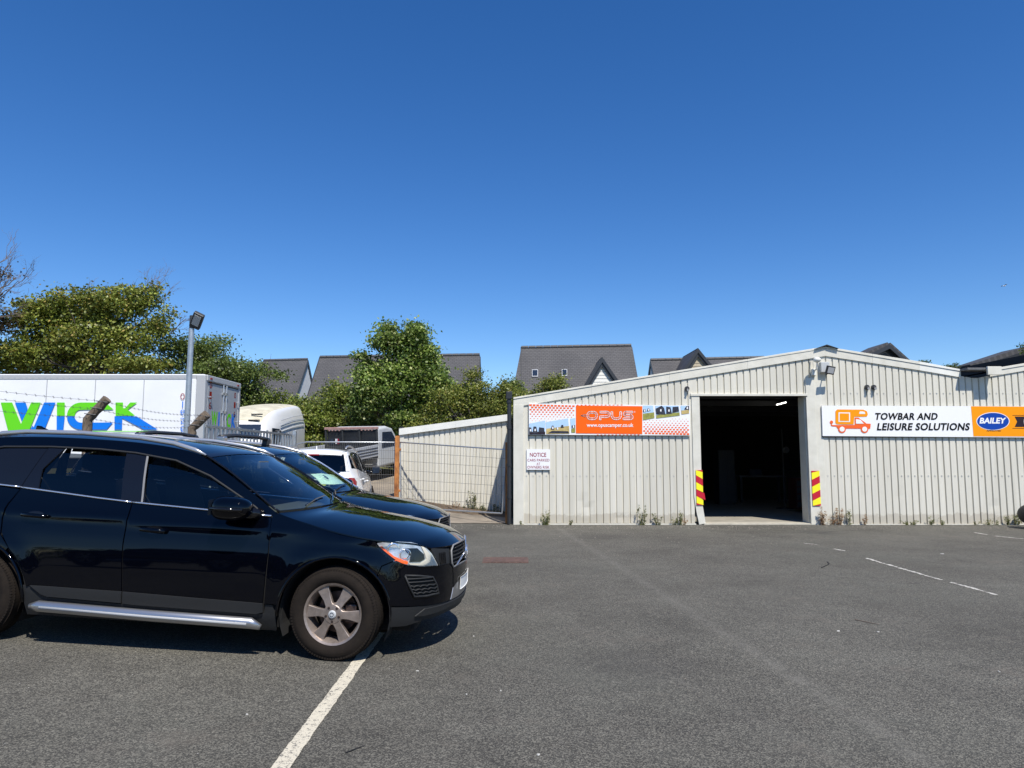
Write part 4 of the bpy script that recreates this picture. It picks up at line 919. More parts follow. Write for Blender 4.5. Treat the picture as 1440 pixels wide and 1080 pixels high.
# chassis, wheels, cab (hidden by the cars, there from the side)
MB().box((xr-7.4, YL+.5, zb-.25), (xr-.05, yb-.5, zb-.01)).build('chassis', MATS['dark_metal'], lt)
MB().box((xr-.06, YL+.2, zb-.30), (xr+.02, yb-.2, zb-.18)).build('bumper_bar', MATS['dark_metal'], lt)
for x in (xr-1.7, xr-6.6, xr-8.6):
    for y in (YL+.22, yb-.22):
        wl = MB().lathe([(.20,-.13),(.42,-.14),(.48,-.10),(.48,.10),(.42,.14),(.20,.13)], (x, y, g0+.48), (0,1,0), 28, True).build('wheel', MATS['tyre'], lt, smooth=35)
        MB().lathe([(0,-.10),(.22,-.12),(.22,.12),(0,.10)], (x, y, g0+.48), (0,1,0), 20).build('rim', MATS['lorry_grey'], wl, smooth=35)
cabm = MB().prism([(xr-9.6,g0+.5),(xr-7.75,g0+.5),(xr-7.75,g0+2.75),(xr-9.05,g0+2.75),(xr-9.55,g0+1.75)], lambda x, z: (x, YL+.15, z), lambda x, z: (x, yb-.15, z)).build('cab', MATS['lorry_white'], lt, bevel=.06, seg=3)
MB().quad((xr-9.60,YL+.35,g0+1.8),(xr-9.60,yb-.35,g0+1.8),(xr-9.12,yb-.35,g0+2.62),(xr-9.12,YL+.35,g0+2.62)).build('windscreen', MATS['dark_pane'], cabm)
# livery: flat print on the side
def lq(mb, pix, d): mb.add([tuple(L_(x, y, -d)) for x, y in pix], [tuple(range(len(pix)))])
LG = []
_lq = lq
def lq(col, pix, d):
    mb = MB(); _lq(mb, pix, d); mb.build('green_lettering' if col == 'g' else 'blue_lettering', MATS['logo_green' if col == 'g' else 'logo_blue'], lt)
g, b = 'g', 'b'
ym_ = 585
lq(g, [(1,566),(17,566),(31,600),(42,608),(12,608)], .022)
lq(g, [(27.5,600),(44,566),(57,566),(40,608),(24,608)], .026)
lq(b, [(21,566),(36,566),(39,575),(31,593)], .023)
lq(b, [(62,566),(78,566),(61,608),(40.5,608),(46,598),(47,601),(48,599)], .022)
lq(g, [(80,566),(91,566),(91,584.6),(80,584.6)], .022); lq(b, [(79.6,585.4),(91,585.4),(88.6,608),(79.6,608)], .022)
ao = arc(113,585,19,180,270,8); 
lq(g, [(94,584.6)]+[(x, max(566, y)) for x, y in arc(114,585,20,180,270,8,19)]+[(148,566),(160,576)]+[(118,576)]+arc(114,585,9,270,180,5,9)[1:], .022)
lq(b, [(94,585.4)]+[(104.5,585.4)]+arc(114,585.4,9,180,90,5,9)[1:]+[(159,594),(150,604)]+[(118,604)]+arc(114,585.4,20,90,180,8,18.6), .022)
lq(g, [(162.5,566),(173,566),(173,574),(176,574),(183,566),(193,566),(179.5,576),(190,584.6),(162.5,584.6)], .022)
lq(b, [(161,585.4),(192,585.4),(222,604),(202,604),(172,588),(171.5,604),(161,604)], .022)
lq(g, [(120,607),(224,607),(224,606),(120,606)], .022); lq(g, [(223,628),(224,628),(224,607.01),(223,607.01)], .0222); lq(g, [(0,622),(223,622),(223,621),(0,621)], .022)
def ltext(txt, x0, y0, x1, y1, m, rear=False, **k):
    if rear:
        a, b = at(x0, y0, YL+.3), at(x1, y1, yb); return
    a, b = L_(x0, y0, .0), L_(x1, y1, .0); vs, fs = text_fit(txt, b.x-a.x, a.z-b.z, **k); cx, cz = (a.x+b.x)/2, (a.z+b.z)/2
    MB().add([(cx+v[0], YL-.022, cz+v[1]) for v in vs], fs).build('lettering', MATS[m], lt)
for i, ch in enumerate('01656'): ltext(ch, 254 if ch != '1' else 256.5, [562,573,584.5,596,608][i], 260.5 if ch != '1' else 258.3, [553,564.5,576,587.5,599][i], 'lamp_red' if i == 0 else 'logo_blue', bold=-.01)
ltext('R  T  A  L  S', 180, 614, 222, 610.5, 'lamp_red', bold=.02)
# small logo and numbers on the rear doors
def rtext(txt, y0, y1, z0, z1, m, **k):
    vs, fs = text_fit(txt, y1-y0, z1-z0, **k); MB().add([(xr+.034, (y0+y1)/2+v[0], (z0+z1)/2+v[1]) for v in vs], fs).build('lettering', MATS[m], lt)
zz = L_(300, 597).z
rtext('W', YL+.42, YL+.78, zz-.02, zz+.36, 'logo_green', bold=.04); rtext('I', YL+.84, YL+.92, zz-.02, zz+.36, 'logo_blue', bold=.04)
rtext('C', ym+.24, ym+.50, zz-.02, zz+.36, 'logo_green', bold=.04); rtext('K', ym+.56, ym+.86, zz-.02, zz+.36, 'logo_blue', bold=.04)
for i, ch in enumerate('016'): rtext(ch, YL+.24, YL+.38, zz+.92-i*.26, zz+1.1-i*.26, 'lamp_red', bold=.01); rtext(ch, yb-.42, yb-.3, zz+.80-i*.26, zz+.96-i*.26, 'lamp_red', bold=.01)

# ================================================================== high-roof van
vm = mat('van_white', (.76,.76,.74), .35, coat=.3, var=.06, scale=2); mat('van_roof', (.62,.58,.44), .7, var=.35, scale=3)
Yv = 25.9; V_ = lambda x, y, d=0: at(x, y, Yv+d)
c0 = V_(430, 640); gv = gh(c0.x, Yv)+.02
t = thing('high_roof_van', 'white high-roof van with a weather-stained roof parked beyond the galvanised fence', 'van', (c0.x-1.5, Yv, gv))
# van local frame: x along the body (nose at -x), width y; heading turned so we see its offside and part of its nose
hv = R(-87); Mv = Matrix.Translation((-8.42, 23.3, gv)) @ Matrix.Rotation(hv, 4, 'Z'); t.matrix_basis = Mv
def vbody():
    """cross sections from the rear (x=-2.7) to the nose (x=2.6)"""
    secs = [(-2.75,.45,2.70,.98,.80),(-2.70,.38,2.82,1.0,.84),(-1.5,.35,2.72,1.0,.84),(.2,.35,2.50,1.0,.83),(.75,.35,2.40,1.0,.80),(1.2,.35,2.22,1.0,.74),(1.6,.35,1.98,.99,.74),(1.85,.35,1.74,.98,.78),(2.25,.36,1.36,.95,.82),(2.6,.38,1.16,.92,.80),(2.74,.45,1.0,.84,.74)]
    mb = MB(); n = 0
    for x, z0, z1, w0, w1 in secs:
        zs = z0+(z1-z0)*.45
        ring = [(w0*.96,z0),(w0,z0+.25),(w0,zs),(w0*.97 if z1 < 1.6 else w0*.985, z0+(z1-z0)*.72),(w1+.03,z1-.20 if z1 > 2 else z1-.1),(w1-.06,z1-.05),(w1*.6,z1+.0),(0,z1+.03)]
        ring = ring+[(-a, b) for a, b in ring[-2::-1]]; n = len(ring)
        mb.v += [(x, a, b) for a, b in ring]
    for i in range(len(secs)-1):
        for k in range(n-1): mb.f.append((i*n+k, i*n+k+1, (i+1)*n+k+1, (i+1)*n+k)); mb.mi.append(1 if 5 <= k <= 8 and i < 6 else 0)
    mb.f.append(tuple(range(n))); mb.f.append(tuple((len(secs)-1)*n+k for k in range(n))[::-1]); mb.mi += [0, 0]
    return mb
vb = vbody().build('body', [MATS['van_white'], MATS['van_roof']], t, local=True, smooth=40)
sb = vb.modifiers.new('s', 'SUBSURF'); sb.levels = 1; sb.render_levels = 2
for s in (-1, 1):
    for z in (2.42, 2.26, 2.06): MB().tube([(-2.55,s*(1.0-.05*(z-2)),z),(-.9,s*(1.0-.04*(z-2)),z-.16),(.55,s*.995,z-.36)], .012, 5).build('body_rib', MATS['junction_box'], t, local=True)
    MB().box((.75, s*1.0-.012, 1.30), (1.55, s*1.0+.012, 1.78)).build('door_window', MATS['dark_pane'], t, local=True, bevel=.02)
    MB().box((1.35, s*1.14-.09, 1.35), (1.47, s*1.14+.09, 1.72)).build('door_mirror', MATS['black_plastic'], t, local=True, bevel=.03)
    for x in (-1.8, 1.75):
        wl = MB().lathe([(.18,-.1),(.30,-.11),(.345,-.08),(.345,.08),(.30,.11),(.18,.1)], (x, s*.88, .345), (0,1,0), 24, True).build('wheel', MATS['tyre'], t, local=True, smooth=35)
        MB().lathe([(0,-.09),(.19,-.1),(.19,.1),(0,.09)], (x, s*.88, .345), (0,1,0), 18).build('rim', MATS['lorry_grey'], wl, local=True)
MB().quad((1.80,-.74,1.80),(2.2,-.78,1.36),(2.2,.78,1.36),(1.80,.74,1.80)).build('windscreen', MATS['dark_pane'], t, local=True).location.z = .075
for y in (-.45, .45):
    for dx in (0, .22): MB().box((1.30+dx*1.2-.02, y-.17, 2.19-dx*.9), (1.35+dx*1.2, y+.17, 2.23-dx*.9)).build('roof_vent', MATS['black_plastic'], t, local=True, bevel=.01)

# ================================================================== tipper truck
mat('tipper_grey', (.035,.038,.04), .45); mat('dropside', (.50,.52,.54), .4, metal=.2); mat('rust_pink', (.42,.25,.22), .7, var=.3, scale=10)
Yt = 24.0
c0 = at(497, 640, Yt); gt = gh(c0.x, Yt)+.02
t = thing('tipper_truck', 'dark tipper truck with a mesh-topped headboard and pale dropside beyond the fence', 'truck', (c0.x, Yt, gt), M=Matrix.Translation((c0.x+.02, Yt-.2, gt)) @ Matrix.Rotation(R(90-18), 4, 'Z') @ Matrix.Rotation(R(-6), 4, 'Y'))
# local: x forward (away from the camera), y left
bx = lambda a, b, n, m, p=None, bv=.01: MB().box(a, b).build(n, MATS[m], p or t, local=True, bevel=bv)
zt_ = at(497, 601, Yt).z-gt
bx((-2.6,-1.0,.68), (.0,1.0,.76), 'bed_floor', 'tipper_grey')
for s in (-1, 1):
    d = bx((-2.6, s*1.0-.02, .76), (-.02, s*1.0+.02, 1.14), 'dropside', 'dropside')
    for z in (.86, .95, 1.04): bx((-2.58, s*1.025-.01, z-.012), (-.05, s*1.025+.01, z+.012), 'dropside_rib', 'tipper_grey', d, .003)
bx((-2.64,-1.0,.76), (-2.60,1.0,1.14), 'tailboard', 'tipper_grey')
hb = bx((.0,-.98,.76), (.05,.98,zt_-.62), 'headboard', 'tipper_grey')
for y in (-.96, -.32, .32, .96): bx((.0, y-.03, zt_-.62), (.05, y+.03, zt_-.04), 'headboard_post', 'tipper_grey', hb, .004)
bx((-.02,-1.0,zt_-.08), (.08,1.0,zt_-.0), 'headboard_cap', 'rust_pink', hb)
mb = MB()
for i in range(60): mb.tube([(.03,-.95+i*.0322,zt_-.62),(.03,-.95+i*.0322,zt_-.08)], .005, 4, cap=False)
for i in range(12): mb.tube([(.03,-.96,zt_-.6+i*.045),(.03,.96,zt_-.6+i*.045)], .005, 4, cap=False)
mb.build('headboard_mesh', MATS['tipper_grey'], t, local=True, kind='stuff')
for y in (-.8,-.68,-.56,-.42,.42,.56,.68,.8): bx((-.035,y-.02,zt_-.12), (.0,y+.02,zt_-.085), 'lamp', 'rust_pink', hb, .003)
for y, c in ((.72,'shop_blue'),(.55,'sign_white'),(.50,'notice_red')): bx((-.01,y-.05,zt_-.55), (-.003,y+.04,zt_-.38), 'sticker', c, hb, 0)
cb = MB().prism([(.12,.45),(2.5,.45),(2.6,.8),(2.45,1.05),(1.75,1.25),(1.15,2.02),(.75,2.15),(.12,2.12)], lambda x, z: (x, -.95, z*.79), lambda x, z: (x, .95, z*.79)).build('cab', MATS['junction_box'], t, local=True, bevel=.09, seg=4)
for s in (-1, 1):
    MB().prism([(.35,1.0),(1.5,1.0),(1.05,1.49),(.4,1.52)], lambda x, z: (x, s*.955, z), lambda x, z: (x, s*.965, z)).build('door_window', MATS['dark_pane'], cb, local=True)
    MB().box((1.35, s*1.16-.09, 1.2), (1.47, s*1.16+.09, 1.62)).build('door_mirror', MATS['black_plastic'], cb, local=True, bevel=.03)
    for x in (-1.6, 1.75):
        wl = MB().lathe([(.18,-.12),(.30,-.13),(.345,-.1),(.345,.1),(.30,.13),(.18,.12)], (x, s*.86, .345), (0,1,0), 24, True).build('wheel', MATS['tyre'], t, local=True, smooth=35)
        MB().lathe([(0,-.1),(.19,-.12),(.19,.12),(0,.1)], (x, s*.86, .345), (0,1,0), 18).build('rim', MATS['lorry_grey'], wl, local=True)
MB().quad((1.80,-.85,1.02),(1.80,.85,1.02),(1.22,.8,1.60),(1.22,-.8,1.60)).build('windscreen', MATS['dark_pane'], cb, local=True)
bx((.085,-.93,.95), (.115,.93,1.62), 'rear_window', 'dark_pane', cb)
bx((-2.4,-.45,.5), (2.2,.45,.8), 'chassis', 'dark_metal')

# ================================================================== lamp post, fence posts, barbed wire, galvanised fence
YP = 15.0; top = at(269.5, 462, YP); base = at(262.0, 612, YP); gg = gh(base.x, YP)
t = thing('lamp_post', 'tall galvanised post carrying a tilted black floodlight in front of the lorry', 'lamp post', (base.x, YP, gg))
dirp = (top-base).normalized(); foot = base-dirp*(base.z-gg+.1)
MB().tube([foot, base, top], [.062, .062, .055], 16).build('pole', MATS['galv'], t, smooth=50)
MB().tube([top-Vector((0,0,.05)), top+Vector((0,0,.28))], .05, 12).build('spigot', MATS['dark_metal'], t, smooth=50)
hc = at(277, 452, YP-.1)
Ml = Matrix.Rotation(R(36), 3, 'Y') @ Matrix.Rotation(R(32), 3, 'X') @ Matrix.Rotation(R(18), 3, 'Z')
o1 = obox(hc+Vector((0,0,.02)), .22, .10, .38, Ml).build('floodlight_head', MATS['dark_metal'], t, bevel=.02)
obox(hc+Ml @ Vector((0,-.055,.02))+Vector((0,0,.02)), .145, .006, .25, Ml).build('floodlight_lens', MATS['junction_box'], o1)
MB().tube([hc+Vector((-.12,.05,-.12)), top+Vector((0,-.02,.25))], .02, 6).build('bracket', MATS['dark_metal'], t)
mat('weathered_post', (.20,.15,.105), .95, var=.65, scale=9, bump=.8, bscale=22, stretch=(1,1,.25), col2=(.07,.055,.04))
def cranked_post(pts, Y, r, label):
    P = [at(x, y, Y) for x, y in pts]; gg = gh(P[0].x, Y); P = [Vector((P[0].x, Y, gg-.1))]+P
    t = thing('fence_post', label, 'fence post', (P[0].x, Y, gg), group='cranked posts carrying barbed wire')
    dense = []
    for a, b in zip(P[:-1], P[1:]):
        k = max(2, int((b-a).length/.07)); dense += [a+(b-a)*i/k for i in range(k)]
    dense.append(P[-1]); rr = [r*(1+rnd.uniform(-.10,.10)) for _ in dense]
    dense = [p+Vector((rnd.uniform(-.006,.006),)*2+(0,)) for p in dense]
    MB().tube(dense, rr, 9).build('post', MATS['weathered_post'], t, smooth=40)
    mb = MB()
    for q in (.25, .55, .85):
        p = P[-2]+(P[-1]-P[-2])*q; mb.tube([p+Vector((-r-.02,-r,.01)), p+Vector((r+.02,-r,-.01))], .006, 4)
    mb.build('wire_staples', MATS['wire'], t, kind='stuff'); return P
Pa = cranked_post([(123,610),(123,590),(151,561)], 10.2, .062, 'nearer cranked wooden post over the roof of the front car')
Pb = cranked_post([(270,614),(270,603),(292,582)], 13.0, .078, 'farther cranked wooden post beside the lamp post')
Yn = 10.2-(13.0-10.2); 
def wire_between(k, label):
    q = (.88, .5, .08)[k]
    a = Pa[-2]+(Pa[-1]-Pa[-2])*q+Vector((0,-.07,0)); b = Pb[-2]+(Pb[-1]-Pb[-2])*q+Vector((0,-.09,0))
    n0 = at(-2, (543,554,571)[k], 8.6); n0 = a+(n0-a)*2.2
    t = thing('barbed_wire', label, 'barbed wire', tuple(a), group='barbed wire strands on the cranked posts')
    pts = []
    for u, v, m_ in ((n0, a, 26), (a, b, 26)):
        for i in range(m_): s = i/m_; pts.append(u+(v-u)*s-Vector((0,0,.06*math.sin(math.pi*s))))
    pts.append(b); mb = MB(); mb.tube(pts, .0021, 5); 
    mb.build('strand', MATS['wire'], t)
    mb = MB()
    for i in range(len(pts)-1):
        for h in (0,):
            p = pts[i]+(pts[i+1]-pts[i])*h
            for s in (-1, 1): mb.tube([p+Vector((-.010*s,.015,-.015)), p+Vector((.010*s,-.015,.015))], .0020, 3, cap=False)
    mb.build('barbs', MATS['wire'], t, kind='stuff')
wire_between(0, 'topmost strand of barbed wire crossing the lorry side'); wire_between(1, 'middle strand of barbed wire crossing the lorry side'); wire_between(2, 'lowest strand of barbed wire crossing the lorry side')
# galvanised bar fence running away beside the lorry rear
A = at(288, 599, 13.6); B = at(410, 611.5, 19.6)
t = thing('bar_fence', 'galvanised fence of upright flat bars between the lorry and the white van', 'fence', ((A.x+B.x)/2, 16.5, gh(A.x, 16.5)))
u = (B-A).normalized(); 
def seg_box(mb, p, q, w_, h_):
    d = (q-p).normalized(); s = Vector((-d.y, d.x, 0)).normalized()*w_/2; up = Vector((0,0,h_/2))
    vs = [p-s-up, p+s-up, p+s+up, p-s+up, q-s-up, q+s-up, q+s+up, q-s+up]
    mb.add(vs, [(0,1,2,3),(7,6,5,4),(0,4,5,1),(1,5,6,2),(2,6,7,3),(3,7,4,0)]); return mb
seg_box(MB(), A, B, .05, .05).build('top_rail', MATS['galv'], t, bevel=.004)
lo = Vector((0,0,-.75)); seg_box(MB(), A+lo, B+lo, .04, .04).build('lower_rail', MATS['galv'], t, bevel=.004)
first = None; Lg = (B-A).length
for i in range(26):
    p = A+(B-A)*(i/25.0); zb_ = gh(p.x, p.y)
    mb = MB(); wdt = .055 if i % 4 else .09
    s_ = u*wdt/2; nn = Vector((-u.y,u.x,0))*.012; top_ = p.z+(.0 if i % 4 else .05)
    vs = [p-s_-nn, p+s_-nn, p+s_+nn, p-s_+nn]; vs = [Vector((v.x,v.y,zb_)) for v in vs]+[Vector((v.x,v.y,top_)) for v in vs]
    mb.add(vs, [(0,1,5,4),(1,2,6,5),(2,3,7,6),(3,0,4,7),(4,5,6,7)]).build('bar' if i % 4 else 'fence_upright', MATS['galv'], t)
Bp = B+Vector((.05,.1,0)); MB().box((Bp.x-.05,Bp.y-.05,gh(Bp.x,Bp.y)),(Bp.x+.05,Bp.y+.05,Bp.z+.12)).build('end_post', MATS['galv'], t, bevel=.01)
# ================================================================== cars: panels cut from one curved body surface
def crom(P, t):
    n = len(P)-1; i = min(int(t), n-1); f = t-i
    p0, p1, p2, p3 = P[max(i-1,0)], P[i], P[i+1], P[min(i+2,n)]
    return tuple(.5*((2*b)+(-a+c)*f+(2*a-5*b+4*c-d)*f*f+(-a+3*b-3*c+d)*f**3) for a, b, c, d in zip(p0, p1, p2, p3))
def interp(T, x):
    if x <= T[0][0]: return T[0][1]
    for (a, u), (b, v) in zip(T[:-1], T[1:]):
        if x <= b: return u+(v-u)*(x-a)/(b-a)
    return T[-1][1]
class Smooth:
    """monotone-ish smooth 1d table"""
    def __init__(s, T, n=200):
        s.x0 = T[0][0]; s.x1 = T[-1][0]; xs = [s.x0+(s.x1-s.x0)*i/n for i in range(n+1)]; ys = [interp(T, x) for x in xs]
        for _ in range(10): ys = [ys[0]]+[(ys[i-1]+2*ys[i]+ys[i+1])/4 for i in range(1, n)]+[ys[-1]]
        s.n = n; s.y = ys
    def __call__(s, x):
        t = (x-s.x0)/(s.x1-s.x0)*s.n; t = max(0, min(s.n-1e-6, t)); i = int(t); return s.y[i]+(s.y[i+1]-s.y[i])*(t-i)
class Body:
    def __init__(s, outline, dtab, E, C, arch=((0,.345,.43),(-2.9,.345,.43)), flare=.014, crease=None):
        pts = []; n = len(outline)-1
        for i in range(n*24+1): pts.append(crom(outline, i/24))
        L = [0]
        for a, b in zip(pts[:-1], pts[1:]): L.append(L[-1]+math.hypot(b[0]-a[0], b[1]-a[1]))
        s.pts = pts; k = min(range(len(pts)), key=lambda i: abs(pts[i][0]) if pts[i][1] > .3 else 9); s.L = [l-L[k] for l in L]; s.umin = s.L[0]; s.umax = s.L[-1]
        s.d = Smooth(dtab); s.E = E; s.C = C; s.arch = arch; s.flare = flare; s.crease = crease
    def ol(s, u):
        u = max(s.umin, min(s.umax, u)); lo, hi = 0, len(s.L)-1
        while hi-lo > 1:
            m = (lo+hi)//2
            if s.L[m] <= u: lo = m
            else: hi = m
        f = (u-s.L[lo])/max(1e-9, s.L[hi]-s.L[lo]); a, b = s.pts[lo], s.pts[hi]
        return (a[0]+(b[0]-a[0])*f, a[1]+(b[1]-a[1])*f)
    def U(s, sx):
        """arclength parameter for a given s on the side branch"""
        best = None
        for i in range(len(s.pts)-1):
            a, b = s.pts[i], s.pts[i+1]
            if (a[0]-sx)*(b[0]-sx) <= 0 and a[0] != b[0]: return s.L[i]+(s.L[i+1]-s.L[i])*(sx-a[0])/(b[0]-a[0])
        return s.umax if sx > 0 else s.umin
    def P(s, u, z, off=0):
        e = .03; a = s.ol(u-e); b = s.ol(u+e); c = s.ol(u); tx, ty = b[0]-a[0], b[1]-a[1]; L = math.hypot(tx, ty) or 1
        nx, ny = -ty/L, tx/L      # outline runs from the rear centre to the front centre with b>0, so the outward normal is (-ty, tx)
        d = s.d(z)
        fl = 0
        for (ax, az, ar) in s.arch:
            q = math.hypot(c[0]-ax, (z-az)); 
            if z > .1: fl += s.flare*math.exp(-((q-ar-.02)/.09)**2)
        if s.crease:
            zs = s.crease[0]+s.crease[1]*c[0]; fl += s.crease[2]*math.exp(-((z-zs)/.035)**2)*(1 if c[0] < .35 else max(0, 1-(c[0]-.35)/.3))
        w_ = -d+fl+off
        return Vector((c[0]+nx*w_, max(0.0, c[1]+ny*w_) , z))
    def Eat(s, v):
        q = crom(s.E, v); p = s.P(s.U(q[0]), q[1]); return p
    def top(s, v, t, off=0, pw=2.2):
        e = s.Eat(v); c = crom(s.C, v); a = abs(t)**pw
        return Vector((c[0]+(e.x-c[0])*a, t*e.y, c[1]+(e.z-c[1])*a+off))
def poly_patch(name, poly, fn, res, m, parent, thick=.012, label=None, flip=False, kind=None):
    """triangulate a 2-d outline and map it through fn(u,v)->Vector; an inward rim gives each panel its edge"""
    B = []
    n = len(poly)
    for i in range(n):
        a, b = poly[i], poly[(i+1) % n]; L = math.hypot(b[0]-a[0], b[1]-a[1]); k = max(1, int(math.ceil(L/res)))
        for j in range(k): B.append((a[0]+(b[0]-a[0])*j/k, a[1]+(b[1]-a[1])*j/k))
    def inside(x, y):
        c = False; j = len(poly)-1
        for i in range(len(poly)):
            xi, yi = poly[i]; xj, yj = poly[j]
            if (yi > y) != (yj > y) and x < (xj-xi)*(y-yi)/(yj-yi)+xi: c = not c
            j = i
        return c
    Bn = np.array(B); x0, y0 = Bn.min(0); x1, y1 = Bn.max(0); I = []
    nx = int((x1-x0)/res)+1; ny = int((y1-y0)/res)+1
    for i in range(nx+1):
        for j in range(ny+1):
            x = x0+i*res+res*.5; y = y0+j*res+res*.5
            if inside(x, y) and np.min((Bn[:,0]-x)**2+(Bn[:,1]-y)**2) > (res*.45)**2: I.append((x, y))
    allp = [Vector(p) for p in B+I]
    r = delaunay_2d_cdt(allp, [], [list(range(len(B)))], 1, 1e-5, False)
    V2 = r[0]; FS = [tuple(f) for f in r[2]]
    FS = [f for f in FS if inside(sum(V2[i].x for i in f)/len(f), sum(V2[i].y for i in f)/len(f))]
    h = .004; V3 = []; N3 = []
    for p in V2:
        q = fn(p.x, p.y); du = fn(p.x+h, p.y)-fn(p.x-h, p.y); dv = fn(p.x, p.y+h)-fn(p.x, p.y-h); nn = du.cross(dv)
        if flip: nn = -nn
        if nn.length < 1e-9: nn = Vector((1,0,0))
        V3.append(q); N3.append(nn.normalized())
    if flip: FS = [f[::-1] for f in FS]
    # make winding agree with normals
    if FS:
        f = FS[len(FS)//2]; g = (V3[f[1]]-V3[f[0]]).cross(V3[f[2]]-V3[f[0]])
        if g.dot(N3[f[0]]) < 0: FS = [f[::-1] for f in FS]
    vs = list(V3); ns = list(N3); fs = list(FS)
    if thick:
        # rim
        from collections import Counter
        ec = Counter(); 
        for f in FS:
            for a, b in zip(f, f[1:]+f[:1]): ec[(a, b)] += 1
        for (a, b) in [e for e in ec if (e[1], e[0]) not in ec]:
            o = len(vs); e = V3[b]-V3[a]; nn = e.cross(N3[a]); nn = nn.normalized() if nn.length > 1e-9 else N3[a]
            k1 = (N3[a]*.35+nn*.9).normalized(); vs += [V3[a], V3[b], V3[b]-N3[b]*thick, V3[a]-N3[a]*thick]; ns += [k1]*4; fs.append((o+3, o+2, o+1, o))
            g = (vs[o+2]-vs[o+3]).cross(vs[o+1]-vs[o+3])
            if g.dot(nn) < 0: fs[-1] = fs[-1][::-1]
    me = bpy.data.meshes.new(name); me.from_pydata(vs, [], fs); me.materials.append(m); me.polygons.foreach_set('use_smooth', [True]*len(fs))
    me.normals_split_custom_set_from_vertices([tuple(x) for x in ns]); me.update()
    o = bpy.data.objects.new(name, me); COL.objects.link(o); o.parent = parent
    if label: o['label'] = label
    if kind: o['kind'] = kind
    return o

OUT = [(-3.80,0),(-3.785,.35),(-3.72,.62),(-3.56,.80),(-3.30,.885),(-2.9,.925),(-2.0,.94),(-1.0,.942),(-.3,.942),(.05,.935),(.30,.905),(.50,.835),(.66,.72),(.77,.56),(.835,.36),(.865,.18),(.875,0)]
DT = [(.12,.12),(.20,.055),(.30,.02),(.42,.0),(.60,.0),(.74,.008),(.84,.022),(.92,.038),(1.0,.058),(1.08,.088),(1.16,.116),(1.3,.156),(1.42,.200),(1.50,.235),(1.56,.268),(1.60,.300),(1.66,.34)]
EE = [(.69,.845),(.56,.885),(.29,.912),(.0,.955),(-.25,1.01),(-.52,1.085),(-.70,1.195),(-.93,1.345),(-1.1,1.44),(-1.24,1.503),(-1.5,1.556),(-1.9,1.590),(-2.5,1.603),(-3.0,1.588),(-3.32,1.54),(-3.50,1.38),(-3.66,1.18)]
CC = [(.845,.835),(.70,.915),(.42,.985),(.08,1.035),(-.18,1.068),(-.36,1.090),(-.58,1.225),(-.84,1.375),(-1.05,1.475),(-1.19,1.540),(-1.5,1.598),(-1.95,1.645),(-2.55,1.668),(-3.08,1.648),(-3.44,1.590),(-3.64,1.40),(-3.80,1.16)]
# index meaning: 0 nose, 5 cowl, 9 header, 14 roof rear, 16 below the rear window
def arcpts(cx, cz, r, a0, a1, n=16): return [(cx+r*math.cos(R(a0+(a1-a0)*i/n)), cz+r*math.sin(R(a0+(a1-a0)*i/n))) for i in range(n+1)]

def paintmat(name, col, metal=.0, rough=.35):
    m = mat(name, col, rough, metal=metal, coat=1.0); b = m.node_tree.nodes['Principled BSDF']; b.inputs['Coat Roughness'].default_value = .035; b.inputs['Coat IOR'].default_value = 1.39; b.inputs['Specular IOR Level'].default_value = 0.5 if sum(col) > 1 else 0.0
    n = m.node_tree.nodes; l = m.node_tree.links; tc = n.new('ShaderNodeTexCoord'); t = n.new('ShaderNodeTexNoise'); t.inputs['Scale'].default_value = 1.2; t.inputs['Detail'].default_value = 3; l.new(tc.outputs['Object'], t.inputs[0])
    bp = n.new('ShaderNodeBump'); bp.inputs['Strength'].default_value = .05; bp.inputs['Distance'].default_value = .02; l.new(t.outputs[0], bp.inputs['Height']); l.new(bp.outputs[0], b.inputs['Coat Normal'])
    return m
paintmat('paint_black_blue', (.0008,.0012,.0030), rough=.42)
paintmat('paint_navy', (.0018,.0028,.0075), rough=.4)
paintmat('paint_white', (.78,.78,.77), rough=.4)
glass('glass_clear', (.80,.88,.84), 1.5); glass('glass_tint', (.16,.17,.17), 1.5); glass('glass_front', (.42,.48,.46), 1.5); glass('lens_clear', (.97,.97,.97), 1.25); glass('screen_band', (.08,.12,.18), 1.5)
mat('chrome', (.92,.92,.92), .16, metal=.9); mat('satin_chrome', (.55,.55,.55), .33, metal=.75); mat('alloy', (.36,.30,.26), .42, metal=.6, var=.35, scale=16); mat('reveal_grey', (.20,.20,.20), .4)
mat('plastic_trim', (.011,.012,.013), .65, bump=.1, bscale=300); mat('gloss_black', (.006,.006,.007), .08); mat('rubber', (.012,.012,.012), .7)
mat('cabin', (.06,.065,.062), .75); mat('seat_fabric', (.06,.06,.06), .85); mat('underside', (.006,.006,.006), .95); mat('amber', (.95,.14,.012), .35, coat=.6); mat('silver_bar', (.45,.45,.45), .30, metal=.85)
mat('tyre_rubber', (.013,.0105,.009), .95, var=.3, scale=22, bump=.15, bscale=60, col2=(.021,.0165,.013), spec=.15); mat('disc_steel', (.12,.09,.08), .45, metal=.8, var=.5, scale=14); mat('plate_white', (.78,.78,.76), .4)
mat('headlamp_bowl', (.72,.73,.74), .22, metal=.6, var=.4, scale=18); mat('headlamp_cream', (.70,.67,.56), .35); mat('paper_mint', (.62,.80,.70), .8); mat('print_pen', (.02,.03,.05), .6)
